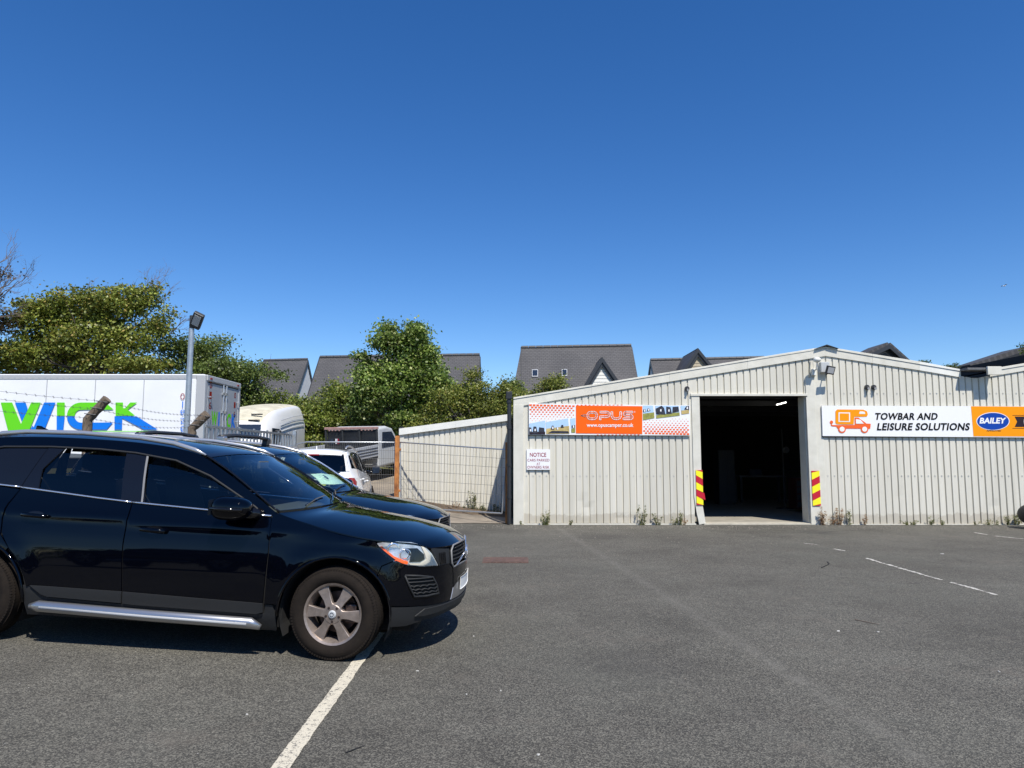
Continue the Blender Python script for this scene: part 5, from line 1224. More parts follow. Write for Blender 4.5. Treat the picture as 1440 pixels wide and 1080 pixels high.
def make_wheel(parent, x, y, side, spokes=6, steer=0, r=.352, wd=.225, alloy='alloy', emblem=True):
    """wheel built at its hub, outer face towards side"""
    h = thing('wheel', None, None); h.parent = parent
    h.matrix_basis = Matrix.Translation((x, y, r-.002)) @ Matrix.Rotation(steer, 4, 'Z')
    ax = Vector((0, side, 0)); hw = wd/2; rr = .226
    prof = [(rr, -hw+.02),(rr+.03, -hw-.002),(r-.055, -hw-.006),(r-.02, -hw+.01),(r-.004, -hw+.035),(r, -hw+.06),(r, hw-.06),(r-.004, hw-.035),(r-.02, hw-.01),(r-.055, hw+.006),(r-.075,hw+.0085),(rr+.03, hw+.002),(rr+.004, hw-.012),(rr-.004, hw-.03)]
    MB().lathe(prof, (0,0,0), ax, 64).build('tyre', MATS['tyre_rubber'], h, local=True, smooth=40)
    mb = MB(); u = ax.orthogonal().normalized(); v = ax.cross(u); N = 96       # tread blocks
    for k in range(N):
        t = 2*math.pi*(k+.12)/N; t2 = 2*math.pi*(k+.80)/N
        for (h0, h1, r0, sk) in ((-hw+.028, -.028, r-.006, .6), (-.020, .020, r-.001, 0), (.028, hw-.028, r-.006, -.6), (hw-.03, hw-.004, r-.012, -.3), (-hw+.004, -hw+.03, r-.012, .3)):
            vs = []
            for rad in (r0-.01, r0+.0045):
                for tt, hh in ((t, h0), (t2, h0), (t2, h1), (t, h1)):
                    q = tt+(sk*.03 if hh == h1 else 0); rd = rad-(.010 if abs(hh) > hw-.01 else 0); vs.append((u*math.cos(q)+v*math.sin(q))*rd+ax*hh)
            mb.add(vs, [(0,1,2,3),(4,5,6,7),(0,1,5,4),(1,2,6,5),(2,3,7,6),(3,0,4,7)])
    mb.build('tread_blocks', MATS['tyre_rubber'], h, local=True, kind='stuff')
    MB().lathe([(rr-.012,-hw+.03),(rr-.035,-.02),(rr-.030,hw-.055),(rr-.018,hw-.03),(rr-.012,hw-.016),(rr+.004,hw-.008),(rr+.005,hw-.016),(rr-.004,hw-.03)], (0,0,0), ax, 64).build('rim', MATS[alloy], h, local=True, smooth=40)
    MB().lathe([(0,hw-.13),(.155,hw-.13),(.155,hw-.115),(0,hw-.115)], (0,0,0), ax, 40).build('brake_disc', MATS['disc_steel'], h, local=True, smooth=40)
    MB().lathe([(0,-hw+.03),(rr-.01,-hw+.03)], (0,0,0), ax, 40).build('wheel_back', MATS['underside'], h, local=True)
    cm = MB()
    for tt in (R(20), R(52)):
        pass
    bq = MB().box((.07,-.03,-.07),(.165,.03,.07)); cm.add([(a, side*(hw-.10)+b, c) for a, b, c in bq.v], bq.f); cm.build('brake_caliper', MATS['disc_steel'], h, local=True, bevel=.01)
    for k in range(spokes):
        a0 = math.pi/2+math.pi/spokes+2*math.pi*k/spokes-R(2)
        sm = MB(); e = [(.045,.046),(.078,.029),(.12,.030),(.17,.040),(.217,.050)]
        L = []
        for rad, hwid in e:
            zz = hw-.028+(.012 if rad < .1 else .006*(1-rad/.22))
            L.append((rad, hwid, zz))
        def pt(rad, w_, hh, q=a0): 
            dx, dz = math.cos(q), math.sin(q); return Vector((rad*dx-w_*dz, side*hh, rad*dz+w_*dx))
        vs = []
        for rad, hwid, zz in L: vs += [pt(rad, -hwid, zz-.003), pt(rad, -hwid*.9, zz), pt(rad, hwid*.9, zz), pt(rad, hwid, zz-.003), pt(rad, hwid*.9, zz-.04), pt(rad, -hwid*.9, zz-.04)]
        fs = []
        for i in range(len(L)-1):
            for j in range(6): fs.append((i*6+j, i*6+(j+1) % 6, (i+1)*6+(j+1) % 6, (i+1)*6+j))
        sm.add(vs, fs).build('spoke', MATS[alloy], h, local=True, smooth=30)
    MB().lathe([(.0,hw-.006),(.03,hw-.008),(.068,hw-.012),(.078,hw-.022),(.078,hw-.07),(0,hw-.07)], (0,0,0), ax, 36).build('hub', MATS[alloy], h, local=True, smooth=35)
    MB().lathe([(0,hw+.004),(.024,hw+.003),(.031,hw-.004),(.031,hw-.012)], (0,0,0), ax, 24).build('centre_cap', MATS['junction_box'], h, local=True, smooth=35)
    if emblem: MB().lathe([(.012,hw+.0062),(.016,hw+.0062)], (0,0,0), ax, 20).build('cap_ring', MATS['print_pen'], h, local=True)
    for k in range(5):
        a = -math.pi/2+2*math.pi*k/5; p = Vector((.054*math.cos(a), side*(hw-.014), .054*math.sin(a)))
        MB().lathe([(.0,.008),(.009,.008),(.012,.0),(.016,-.001)], p, ax, 6).build('wheel_nut', MATS['disc_steel'], h, local=True)
    return h
def build_car(root, B, paint, opt):
    g = lambda k, d=None: opt.get(k, d)
    pm = MATS[paint]; arF, arR = B.arch; U = B.U
    rF, rR = arF[2], arR[2]
    for side in (-1, 1):
        def SF(u, z, off=0, s=side):
            p = B.P(u, z, off); return Vector((p.x, s*p.y, p.z))
        fl = side > 0
        def side_panel(name, poly, m, thick=.012, off=0, res=.05, label=None, par=root, conv=True):
            pl = [(U(a) if conv else a, z) for a, z in poly]
            return poly_patch(name, pl, (lambda u, z: SF(u, z, off)), res, m, par, thick, label, flip=(side > 0))
        # --- underlay so that gaps are dark
        zE = lambda s_: interp(sorted((a, z) for a, z in B.E), s_)
        side_panel('inner_shell', [(-3.60,.30),(-3.36,.30)]+[(p[0], p[1]) for p in arcpts(arR[0], arR[1], rR+.02, 180, 0)]+[(-2.40,.26),(-.50,.26)]+[(p[0], p[1]) for p in arcpts(arF[0], arF[1], rF+.02, 180, 0)]+[(.50,.30),(.70,.40),(.70,.80),(.55,.86),(.29,.88),(0,.92),(-.25,.98),(-.50,1.03),(-1.7,1.09),(-2.66,1.17),(-3.5,1.17),(-3.60,1.0)], MATS['underside'], 0, -.022, .09)
        # --- doors, wing, quarter
        beltF = g('beltF', [(-1.695,1.108),(-1.35,1.090),(-1.0,1.072),(-.552,1.045)])
        beltR = g('beltR', [(-2.66,1.185),(-2.3,1.155),(-2.0,1.130),(-1.705,1.109)])
        dr = side_panel('front_door', beltF+[(-.538,.80),(-.545,.412),(-1.10,.428),(-1.655,.446),(-1.690,.80)], pm)
        rd = side_panel('rear_door', beltR+[(-1.70,.80),(-1.665,.447),(-2.0,.452),(-2.41,.458)]+[p for p in arcpts(arR[0], arR[1], rR+.045, 12, 52, 6)]+[(-2.70,.84),(-2.725,.95),(-2.715,1.06)], pm)
        side_panel('door_trim', [(-1.650,.442),(-1.1,.424),(-.545,.408),(-.542,.34),(-.60,.325),(-1.58,.345),(-1.652,.352)], MATS['plastic_trim'], off=.006)
        side_panel('door_trim', [(-2.40,.454),(-2.0,.448),(-1.662,.443),(-1.664,.354),(-2.26,.372),(-2.31,.385)], MATS['plastic_trim'], off=.006)
        side_panel('sill', [(-2.47,.45),(-2.415,.45),(-2.32,.375),(-2.25,.362),(-1.6,.340),(-.62,.318),(-.535,.33),(-.530,.40),(-.47,.40),(-.445,.32),(-.445,.20),(-2.44,.22)], MATS['plastic_trim'], off=-.012)
        wing = [(-.548,1.045),(-.53,.80),(-.530,.41),(-.455,.41)]+[p for p in arcpts(arF[0], arF[1], rF, 172, 44, 18)]+[(.34,.725),(.445,.768),(.40,.80),(.33,.855),(.285,.900),(.0,.945),(-.24,1.0),(-.50,1.075),(-.545,1.085)]
        wg = side_panel('front_wing', wing, pm)
        q = [(-2.672,1.175),(-2.73,1.06),(-2.738,.95),(-2.71,.83)]+[p for p in arcpts(arR[0], arR[1], rR+.042, 53, 54, 2)]+[p for p in arcpts(arR[0], arR[1], rR, 54, 180, 14)]+[(-3.40,.62),(-3.46,.80),(-3.56,.82),(-3.56,1.16),(-3.50,1.38),(-3.36,1.53),(-3.34,1.49),(-3.40,1.34),(-3.42,1.22),(-3.0,1.205)]
        side_panel('rear_quarter', q, pm)
        # tail lamp + rear bumper
        side_panel('tail_lamp', g('tail', [(-3.465,.83),(-3.565,.83),(-3.59,1.0),(-3.57,1.15),(-3.54,1.155),(-3.47,.98)]), MATS['lamp_red'], off=.012, label=None)
        bl = [(arR[0]-rR, .345),(-3.40,.61),(-3.46,.79),(-3.60,.79)]
        ucen = B.umin+.0
        side_panel('rear_bumper', [(U(a), z) for a, z in [(arR[0]-rR,.36),(-3.40,.61),(-3.46,.79)]]+[(ucen+.01,.76),(ucen+.01,.42),(U(arR[0]-rR-.01),.36)][:3], pm, conv=False)
        side_panel('lower_rear_bumper', [(U(arR[0]-rR),.34),(ucen+.01,.41),(ucen+.01,.24),(U(arR[0]-rR-.0),.24)], MATS['plastic_trim'], conv=False, off=-.01)
        # front bumper and skirt
        um = B.umax-.002
        ug = B.umax-g('grille_w', .43); uv = U(.745)+.012
        bp_ = [(U(.345),.718)]+[(U(a), z) for a, z in arcpts(arF[0], arF[1], rF, 42, 11, 6)]+[(U(.66),.410),(ug,.405),(ug+.04,.50),(ug+.02,.66),(ug-.06,.70),(U(.745),.70),(U(.62),.706),(U(.53),.722),(U(.45),.762)]
        side_panel('front_bumper', bp_, pm, conv=False)
        sk = [(U(.422),.415),(U(.55),.408),(ug,.402),(um,.400),(um,.30),(ug,.31),(U(.66),.29),(U(.55),.262),(U(.43),.262),(U(.424),.28)]
        side_panel('bumper_skirt', sk, MATS['plastic_trim'], conv=False, off=-.004)
        side_panel('bumper_lip', [(U(.60),.335),(U(.66),.385),(ug,.392),(um,.39),(um,.35),(ug,.35),(U(.66),.33)], MATS['plastic_trim'], conv=False, off=.012)
        # centre of the bumper: painted bar, silver skid insert
        side_panel('bumper_centre', [(ug+.045,.50),(ug+.025,.655),(ug+.05,.66),(um,.655),(um,.56),(ug+.12,.53)], pm, conv=False, off=.004)
        side_panel('skid_insert', [(ug+.01,.405),(ug+.045,.495),(ug+.12,.525),(um,.55),(um,.405)], MATS['silver_bar'], conv=False, off=.002)
        # grille
        side_panel('grille_back', [(ug+.02,.665),(um,.665),(um,.835),(ug+.06,.835),(ug-.0,.80)], MATS['underside'], conv=False, off=-.035, thick=0)
        for zz in (.69,.72,.75,.78,.81):
            mb = MB(); mb.tube([SF(ug+.03+(um-ug-.03)*i/8, zz, -.012) for i in range(9)], .006, 6); mb.build('grille_bar', MATS['plastic_trim'], root, local=True, smooth=True)
        mb = MB(); rim_ = [(um,.662),(ug+.03,.664),(ug+.0,.70),(ug+.0,.80),(ug+.05,.838),(um,.842)]
        mb.tube([SF(a, z, .004) for a, z in rim_], .0075, 8); mb.build('grille_surround', MATS['reveal_grey'], root, local=True, smooth=True)
        side_panel('grille_side_vent', [(uv,.700),(ug-.012,.70),(ug-.012,.815),(U(.70),.842),(U(.715),.80)], MATS['plastic_trim'], conv=False, off=-.01)
        for k in range(4): MB().tube([SF(uv+.012+k*.022,.708, .002), SF(uv+.0+k*.024,.80, .002)], .005, 6).build('vent_fin', MATS['gloss_black'], root, local=True)
        # corner vent
        cv = [(.512,.650),(.700,.625),(.742,.49),(.582,.487)]
        side_panel('corner_vent', cv, MATS['underside'], off=.004, thick=.006)
        mb = MB(); pts = [SF(U(a), z, .008) for a, z in [(.512,.650),(.61,.642),(.700,.622),(.725,.56),(.742,.49),(.66,.483),(.582,.487),(.545,.57),(.512,.650)]]; mb.tube(pts, .009, 6, up=(0,1,0)); mb.build('vent_surround', MATS['plastic_trim'], root, local=True, smooth=True)
        for zz, a0, a1 in ((.622,.525,.700),(.596,.535,.71),(.565,.545,.72),(.538,.56,.727),(.512,.572,.735)):
            mb = MB(); n_ = 12
            mb.tube([SF(U(a0+(a1-a0)*i/n_), zz+(.006*math.sin(i*2.2) if zz < .59 else 0), .010) for i in range(n_+1)], .0065, 5, up=(0,1,0)); mb.build('vent_bar', MATS['plastic_trim'], root, local=True, smooth=True)
        # headlamp: bowl, amber strip, dark projector pocket with lens, clear cover
        HL = g('HL', [(.290,.866),(.305,.888),(.36,.900),(.46,.902),(.56,.895),(.65,.868),(.705,.800),(.745,.702),(.64,.708),(.54,.724),(.45,.744),(.41,.765),(.33,.825)])
        hl = side_panel('headlamp', HL, MATS['headlamp_bowl'], off=-.012, res=.03, thick=.03)
        side_panel('lamp_trim', [(.63,.862),(.65,.855),(.700,.785),(.735,.708),(.64,.716),(.55,.728),(.54,.738),(.62,.735),(.665,.76),(.655,.80)], MATS['headlamp_cream'], off=-.004, par=hl, res=.03, thick=.01)
        side_panel('indicator', [(.318,.865),(.340,.868),(.43,.795),(.50,.762),(.535,.752),(.53,.731),(.455,.750),(.415,.772)], MATS['amber'], off=-.003, par=hl, res=.02, thick=.01)
        side_panel('projector_pocket', [(.50,.852),(.60,.850),(.648,.80),(.652,.765),(.62,.745),(.545,.748),(.555,.79)], MATS['gloss_black'], off=-.004, par=hl, res=.03, thick=.01)
        pc = SF(U(.515), .803, -.010); nr_ = (SF(U(.515), .803, .02)-pc).normalized()
        MB().lathe([(.0,.022),(.018,.019),(.030,.009),(.036,-.003)], pc, nr_, 24).build('projector_lens', MATS['lens_clear'], hl, local=True, smooth=True)
        MB().lathe([(.036,.0),(.046,.006),(.048,-.01),(.036,-.01)], pc, nr_, 24).build('projector_ring', MATS['chrome'], hl, local=True, smooth=True)
        pc = SF(U(.425), .842, -.016); MB().lathe([(.0,-.004),(.03,-.002),(.05,.010),(.052,.006)], pc, nr_, 24).build('reflector', MATS['chrome'], hl, local=True, smooth=True)
        side_panel('headlamp_cover', HL, MATS['lens_clear'], off=.012, res=.04, thick=0, par=root)
        # --- glasshouse
        cant = g('cant', [(-.600,1.062),(-.70,1.130),(-.913,1.244),(-1.112,1.350),(-1.43,1.462),(-1.79,1.510),(-2.10,1.528),(-2.53,1.532),(-2.95,1.518),(-3.20,1.470)])
        pillar = [(-.560,1.052)]+cant[0:1]+cant[1:]+[(-3.34,1.47),(-3.30,1.538)]+[(a, z) for a, z in B.E[13:8:-1]]+[(-1.1,1.437),(-.93,1.342),(-.70,1.197),(-.52,1.083)]
        side_panel('roof_side_frame', pillar, pm, off=.002)
        if g('open_glass', True) and side < 0:
            side_panel('door_glass', [(-1.605,1.118),(-.70,1.072),(-.78,1.165),(-.90,1.215),(-1.08,1.300),(-1.30,1.365),(-1.48,1.402),(-1.655,1.415)], MATS['glass_front'], off=-.012, thick=0)
            side_panel('rear_door_glass', [(-2.515,1.185),(-1.80,1.130),(-1.862,1.470),(-2.45,1.478),(-2.52,1.34)], MATS['glass_tint'], off=-.012, thick=0)
        else:
            side_panel('door_glass', [(-1.605,1.118),(-.66,1.072),(-.913,1.23),(-1.112,1.340),(-1.43,1.45),(-1.67,1.49)], MATS[g('tint','glass_tint')], off=-.012, thick=0)
            side_panel('rear_door_glass', [(-2.515,1.185),(-1.80,1.130),(-1.875,1.505),(-2.46,1.512),(-2.52,1.34)], MATS[g('tint','glass_tint')], off=-.012, thick=0)
        side_panel('rear_quarter_glass', [(-2.672,1.196),(-3.08,1.225),(-3.22,1.31),(-3.17,1.45),(-2.95,1.508),(-2.557,1.522)], MATS['gloss_black'], off=-.004, thick=.01)
        side_panel('centre_pillar', [(-1.600,1.116),(-1.80,1.128),(-1.872,1.51),(-1.70,1.500)], MATS['gloss_black'], off=.0)
        side_panel('rear_pillar', [(-2.515,1.178),(-2.665,1.188),(-2.548,1.528),(-2.40,1.530),(-2.45,1.46),(-2.535,1.34)], MATS['gloss_black'], off=.0)
        side_panel('window_reveal', [(-1.690,1.490),(-1.628,1.12),(-1.614,1.12),(-1.674,1.490)], MATS['reveal_grey'], off=.006, thick=.004)
        side_panel('sail_panel', [(-.602,1.068),(-.78,1.082),(-.70,1.128)], MATS['reveal_grey'], off=.001, res=.03)
        # dark seal round the windows
        mb = MB(); mb.tube([SF(U(a), z-.008, .004) for a, z in cant], .009, 6, up=(0,1,0)); mb.build('window_seal', MATS['plastic_trim'], root, local=True, smooth=True)
        if g('chrome_cant'):
            mb = MB(); mb.tube([SF(U(a), z+.004, .010) for a, z in cant[1:]], .010, 6, up=(0,1,0)); mb.build('window_chrome', MATS['chrome'], root, local=True, smooth=True)
        # chrome belt line: separate lengths per door
        for seg_ in (beltF[:3]+[(-.555,1.052)], beltR, [(-3.42,1.226),(-3.0,1.207),(-2.672,1.187)]):
            dense = [];
            for a, b in zip(seg_[:-1], seg_[1:]): dense += [(a[0]+(b[0]-a[0])*i/4, a[1]+(b[1]-a[1])*i/4) for i in range(4)]
            dense.append(seg_[-1]); mb = MB(); mb.tube([SF(U(a), z+.008, .006) for a, z in dense], .0105, 6, up=(0,1,0), sx=.7)
            if g('belt_chrome', True): mb.build('belt_trim', MATS['chrome'], root, local=True, smooth=True)
        # wheel-arch lips
        for ax_, az_, r_ in B.arch:
            mb = MB(); mb.tube([SF(U(ax_)+ (p[0]-ax_), p[1], -.006) for p in arcpts(ax_, az_, r_+.004, -3, 183, 26)], .012, 6, up=(0,1,0)); mb.build('arch_lip', pm if not g('clad_arch') else MATS['plastic_trim'], root, local=True, smooth=True)
            # liner: inner barrel
            mb = MB(); ys = (.90, .62); A_ = arcpts(ax_, az_, r_+.0, -25, 205, 20)
            mb.v = [(p[0], side*y, max(.12, p[1])) for y in ys for p in A_]; n_ = len(A_)
            mb.f = [(i, i+1, n_+i+1, n_+i) for i in range(n_-1)]+[tuple(range(n_, 2*n_))]; mb.mi = [0]*len(mb.f)
            mb.build('wheel_liner', MATS['underside'], root, local=True)
        # handles
        for (hx, hz, par) in ((-1.465,.915,dr), (-2.455,.985,rd)):
            p = SF(U(hx), hz, 0); mb = MB()
            pts = [SF(U(hx-.105), hz+.004, .008), SF(U(hx-.09), hz+.004, .030), SF(U(hx), hz, .036), SF(U(hx+.09), hz-.004, .030), SF(U(hx+.105), hz-.004, .008)]
            mb.tube(pts, [.012,.017,.018,.017,.012], 10, up=(0,0,1)); o = mb.build('door_handle', pm, par, local=True, smooth=True)
            side_panel('handle_recess', [(hx+.075*math.cos(R(t)), hz+.032*math.sin(R(t))) for t in range(0, 360, 24)], MATS['gloss_black'], off=.002, thick=.0, res=.03, par=par)
        # mirror
        mc = Vector((-.80, side*1.03, 1.120))
        mb = MB(); mb.ball((0,0,0), 1, 24, 16); vs = []
        for x, y, z in mb.v:
            sq = lambda t, k: math.copysign(abs(t)**k, t)
            vs.append((sq(x,.72)*.155*(1 if x > 0 else .97), sq(y,.8)*.105*(1.0), sq(z,.75)*(.088 if z > 0 else .090)*(1-.12*x)))
        mb.v = vs; mb.mi = [0]*len(mb.f); mir = mb.build('door_mirror', MATS[g('mirror')] if g('mirror') else pm, root, local=True, smooth=True); mir.location = mc
        MB().tube([(0.10,-side*.06,-.03),(.13,-side*.15,-.05),(.14,-side*.20,-.055)], [.045,.04,.055], 10).build('mirror_arm', MATS['gloss_black'], mir, local=True, smooth=True)
        MB().tube([(-.12,side*.10,.0),(.0,side*.112,-.002),(.12,side*.09,-.004)], .014, 8).build('mirror_repeater', MATS['gloss_black'], mir, local=True, smooth=True)
        mb = MB(); mb.add([(-.152,-side*.07,-.055),(-.152,side*.07,-.055),(-.152,side*.07,.06),(-.152,-side*.07,.06)], [(0,1,2,3)]); mb.build('mirror_glass', MATS['dark_pane'], mir, local=True)
        # side step tube
        if g('step'):
            pts = [(-2.37,.300),(-2.30,.305),(-1.4,.278),(-.62,.262),(-.545,.235)]
            mb = MB(); prof = []
            P0 = [SF(U(a), z, .045) for a, z in pts]
            mb.tube(P0, [.022,.043,.043,.043,.022], 14, up=(0,0,1), sx=.8); mb.build('side_step', MATS['silver_bar'], root, local=True, smooth=True)
            mb = MB(); mb.tube([SF(U(a), z+.002, .084) for a, z in [(-2.27,.302),(-1.4,.276),(-.64,.260)]], [.010,.010,.010], 8, up=(0,0,1), sx=.5); mb.build('step_tread', MATS['lorry_grey'], root, local=True, smooth=True)
        # roof rail
        rl = g('rail', [(-1.20,1.500),(-1.30,1.535),(-1.5,1.583),(-1.8,1.618),(-2.3,1.640),(-2.8,1.635),(-3.05,1.612),(-3.15,1.585)])
        if rl:
            RP = []
            for a, z in rl: e = B.P(U(a), min(1.60, z), 0); RP.append(Vector((e.x, side*(e.y-.002), z+.008)))
            mb = MB(); mb.tube(RP, [.008]+[.020]*(len(RP)-2)+[.008], 10, up=(0,0,1), sx=.8); mb.build('roof_rail', MATS['satin_chrome'], root, local=True, smooth=True)
        for wx, st in ((0, g('steer', 0)), (arR[0], 0)):
            make_wheel(root, wx, side*(.93-.118), side, steer=st)
    # ---------------- top surfaces
    T = lambda v, t: B.top(v, t)
    topp = lambda name, v0, v1, m, t0=-.985, t1=.985, res=.14, thick=.010, off=0, par=root, label=None: poly_patch(name, [(v0,t0),(v1,t0),(v1,t1),(v0,t1)], (lambda v, t: B.top(v, t, off)), res, m, par, thick, label, flip=True)
    topp('bonnet', .02, 4.95, pm, -.99, .99, .11)
    topp('cowl', 4.97, 5.22, MATS['gloss_black'], -.93, .93, .14, off=-.012)
    topp('bonnet_underlay', .1, 5.3, MATS['underside'], -.95, .95, .5, 0, -.03)
    topp('windscreen', 5.10, 8.98, MATS['glass_clear'], -.955, .955, .13, 0, .0)
    topp('windscreen_frit', 8.62, 9.02, MATS['gloss_black'], -.95, .95, .13, 0, .004)
    for s in (-1, 1): topp('windscreen_edge_trim', 5.05, 9.02, MATS[g('wtrim','plastic_trim')], s*.955 if s < 0 else .945, -.945 if s < 0 else .955, .2, .006, .006) if False else None
    for s in (-1, 1):
        mb = MB(); mb.tube([B.top(5.0+4.0*i/16, s*.965, .006) for i in range(17)], .009, 6); mb.build('windscreen_seal', MATS[g('wtrim','gloss_black')], root, local=True, smooth=True)
    topp('roof_panel', 9.04, 13.95, pm, -.985, .985, .16)
    topp('rear_window', 14.25, 15.85, MATS['glass_tint'], -.86, .86, .12, 0)
    for s in (-1, 1): poly_patch('tailgate_frame', [(13.98,s*.985),(16,s*.985),(16,s*.87),(13.98,s*.87)], (lambda v, t: B.top(v, t, 0)), .12, pm, root, .01, None, flip=True)
    if g('spoiler', True):
        poly_patch('roof_spoiler', [(13.5,-.84),(14.35,-.80),(14.35,.80),(13.5,.84)], (lambda v, t: B.top(v, t, .022)), .14, pm, root, .03, None, flip=True)
        mb = MB(); p0, p1 = B.top(14.36,-.16,.012), B.top(14.36,.16,.012); mb.tube([p0, (p0+p1)/2+Vector((-.01,0,.002)), p1], .014, 6); mb.build('high_brake_lamp', MATS['lamp_red'], root, local=True)
    mb = MB(); mb.tube([B.top(15.86, t, .004) for t in np.linspace(-.86,.86,11)], .012, 6); mb.build('window_seal', MATS['gloss_black'], root, local=True, smooth=True)
    # tailgate lower half, two sides in one piece
    def RF(q, z):
        p = B.P(B.umin+abs(q), z); return Vector((p.x, (1 if q >= 0 else -1)*p.y, p.z))
    qe = U(-3.56)-B.umin-.012
    poly_patch('tailgate', [(-qe,.775),(qe,.775),(qe,1.165),(-qe,1.165)], RF, .07, pm, root, .012, None, flip=False)
    poly_patch('plate_recess', [(-.32,.84),(.32,.84),(.32,.98),(-.32,.98)], (lambda q, z: RF(q, z)+Vector((-.006,0,0))), .1, MATS['underside'], root, .01)
    poly_patch('rear_plate', [(-.26,.855),(.26,.855),(.26,.965),(-.26,.965)], (lambda q, z: RF(q, z)+Vector((-.018,0,0))), .1, MATS['hi_yellow'], root, .006)
    MB().tube([RF(-.30,.998)+Vector((-.02,0,0)), RF(0,1.0)+Vector((-.025,0,0)), RF(.30,.998)+Vector((-.02,0,0))], .014, 6).build('plate_light_bar', MATS['chrome'], root, local=True)
    # front plate and grille emblem
    nx = B.umax; fp = lambda q, z, off=0: (lambda p: Vector((p.x, (1 if q >= 0 else -1)*p.y, p.z)))(B.P(nx-abs(q), z, off))
    poly_patch('number_plate', [(-.25,.46),(.25,.46),(.25,.56),(-.25,.56)], (lambda q, z: fp(q, z, .012)), .08, MATS['plate_white'], root, .006, None, flip=True)
    if g('emblem'):
        c = fp(0,.75,.01); MB().lathe([(.034,0),(.05,.0),(.05,.014),(.034,.014)], c, (1,0,0), 24, True).build('badge', MATS['chrome'], root, local=True, smooth=35)
        MB().tube([fp(.33,.835,.004), fp(0,.75,.008), fp(-.33,.67,.004)], .007, 6).build('grille_slash', MATS['chrome'], root, local=True)
    # wipers
    for s in (0, 1):
        a = B.top(5.12, -.55+s*.7, .02); b = B.top(5.5, .15+s*.55, .02)
        MB().tube([a, (a+b)/2+Vector((0,0,.012)), b], .007, 6).build('wiper', MATS['gloss_black'], root, local=True)
    # antenna fin
    fa = B.top(13.1, 0, 0); MB().prism([(-.02,0),(.17,0),(.03,.062),(-.01,.068)], lambda x, z: (fa.x+x-.06, -.018, fa.z+z-.004), lambda x, z: (fa.x+x-.06, .018, fa.z+z-.004)).build('aerial_fin', pm, root, local=True, bevel=.012, seg=3)
    # underbody
    MB().box((-3.5,-.72,.20),(.60,.72,.34)).build('underbody', MATS['underside'], root, local=True, bevel=.05)
    MB().box((-2.48,-.86,.22),(-.42,.86,.44)).build('floor', MATS['underside'], root, local=True)
    # cabin
    MB().box((-3.4,-.80,.42),(-.50,.80,.62)).build('cabin_floor', MATS['cabin'], root, local=True)
    d = MB().prism([(-.45,.80),(-.40,1.03),(-.62,1.07),(-.95,1.06),(-1.02,.98),(-1.0,.80)], lambda x, z: (x, -.80, z), lambda x, z: (x, .80, z)).build('dashboard', MATS['cabin'], root, local=True, bevel=.03)
    sy = -.38
    MB().lathe([(.168,-.012),(.18,0),(.168,.012),(.158,0)], (-1.13, sy, 1.02), (-.85,0,.5), 28, True).build('steering_wheel', MATS['cabin'], root, local=True, smooth=40)
    MB().tube([(-1.12, sy, 1.02), (-.95, sy, .96)], .035, 8).build('steering_column', MATS['cabin'], root, local=True)
    for x in (-1.62, -2.50):
        for y in (-.38, .38):
            st = MB().prism([(x+.28,.62),(x+.30,.74),(x-.12,.76),(x-.30,1.28),(x-.40,1.28),(x-.28,.62)], lambda a, b: (a, y-.25, b), lambda a, b: (a, y+.25, b)).build('seat', MATS['seat_fabric'], root, local=True, bevel=.05, seg=3)
            MB().box((x-.42,y-.12,1.31),(x-.33,y+.12,1.45)).build('headrest', MATS['seat_fabric'], st, local=True, bevel=.035, seg=3)
    MB().box((-1.03,-.09,1.39),(-1.0,.11,1.46)).build('rear_view_mirror', MATS['cabin'], root, local=True, bevel=.01)
    return root
def car_matrix(o, th, pt, roll=0):
    c, s = math.cos(th), math.sin(th)
    fw = Vector((c*math.cos(pt), -s*math.cos(pt), -math.sin(pt))); lf = Vector((s, c, 0)); up = fw.cross(lf)
    M = Matrix((( fw.x, lf.x, up.x, o[0]), (fw.y, lf.y, up.y, o[1]), (fw.z, lf.z, up.z, o[2]), (0,0,0,1))); return M
TH, PT = R(3.5), R(2.2)
fc = gp(464, 932); nr = Vector((-math.sin(TH), -math.cos(TH), 0)); O1 = fc-nr*.93
car1 = thing('parked_car', 'glossy black sport utility car with silver side step, nearest the camera', 'car', M=car_matrix(O1, TH, PT))
B1 = Body(OUT, DT, EE, CC, arch=((0,.345,.428),(-2.9,.345,.435)), crease=(.925,-.034,.010))
build_car(car1, B1, 'paint_black_blue', dict(step=True, steer=R(-5), emblem=True))
# second black car beyond the first
O2 = Vector((-1.66+.0, 8.85, .0)); O2.z = gh(-1.66, 8.8)-.0
OUT2 = OUT
car2 = thing('parked_car', 'dark navy sport utility car with chrome window line, parked just beyond the nearest black car', 'car', M=car_matrix(O2, TH, PT))
B2 = Body(OUT, DT, EE, CC, arch=((0,.345,.428),(-2.9,.345,.435)), crease=(.92,-.030,.008))
build_car(car2, B2, 'paint_navy', dict(step=False, emblem=False, chrome_cant=True, open_glass=False, tint='glass_front', wtrim='chrome'))
# roof bars across the rails
for i, a in enumerate((-1.75, -2.75)):
    pe = B2.P(B2.U(a), 1.60); rb = MB().tube([(a,-pe.y-.04,1.69),(a,-.3,1.715),(a,.3,1.715),(a,pe.y+.04,1.69)], .024, 8, sx=1.6).build('roof_bar', MATS['black_plastic'], car2, local=True, smooth=True)
    for s in (-1, 1):
        MB().box((a-.05, s*pe.y-.045, 1.60),(a+.05, s*pe.y+.045, 1.70)).build('roof_bar_foot', MATS['black_plastic'] if s > 0 else MATS['silver_bar'], rb, local=True, bevel=.02, seg=3)
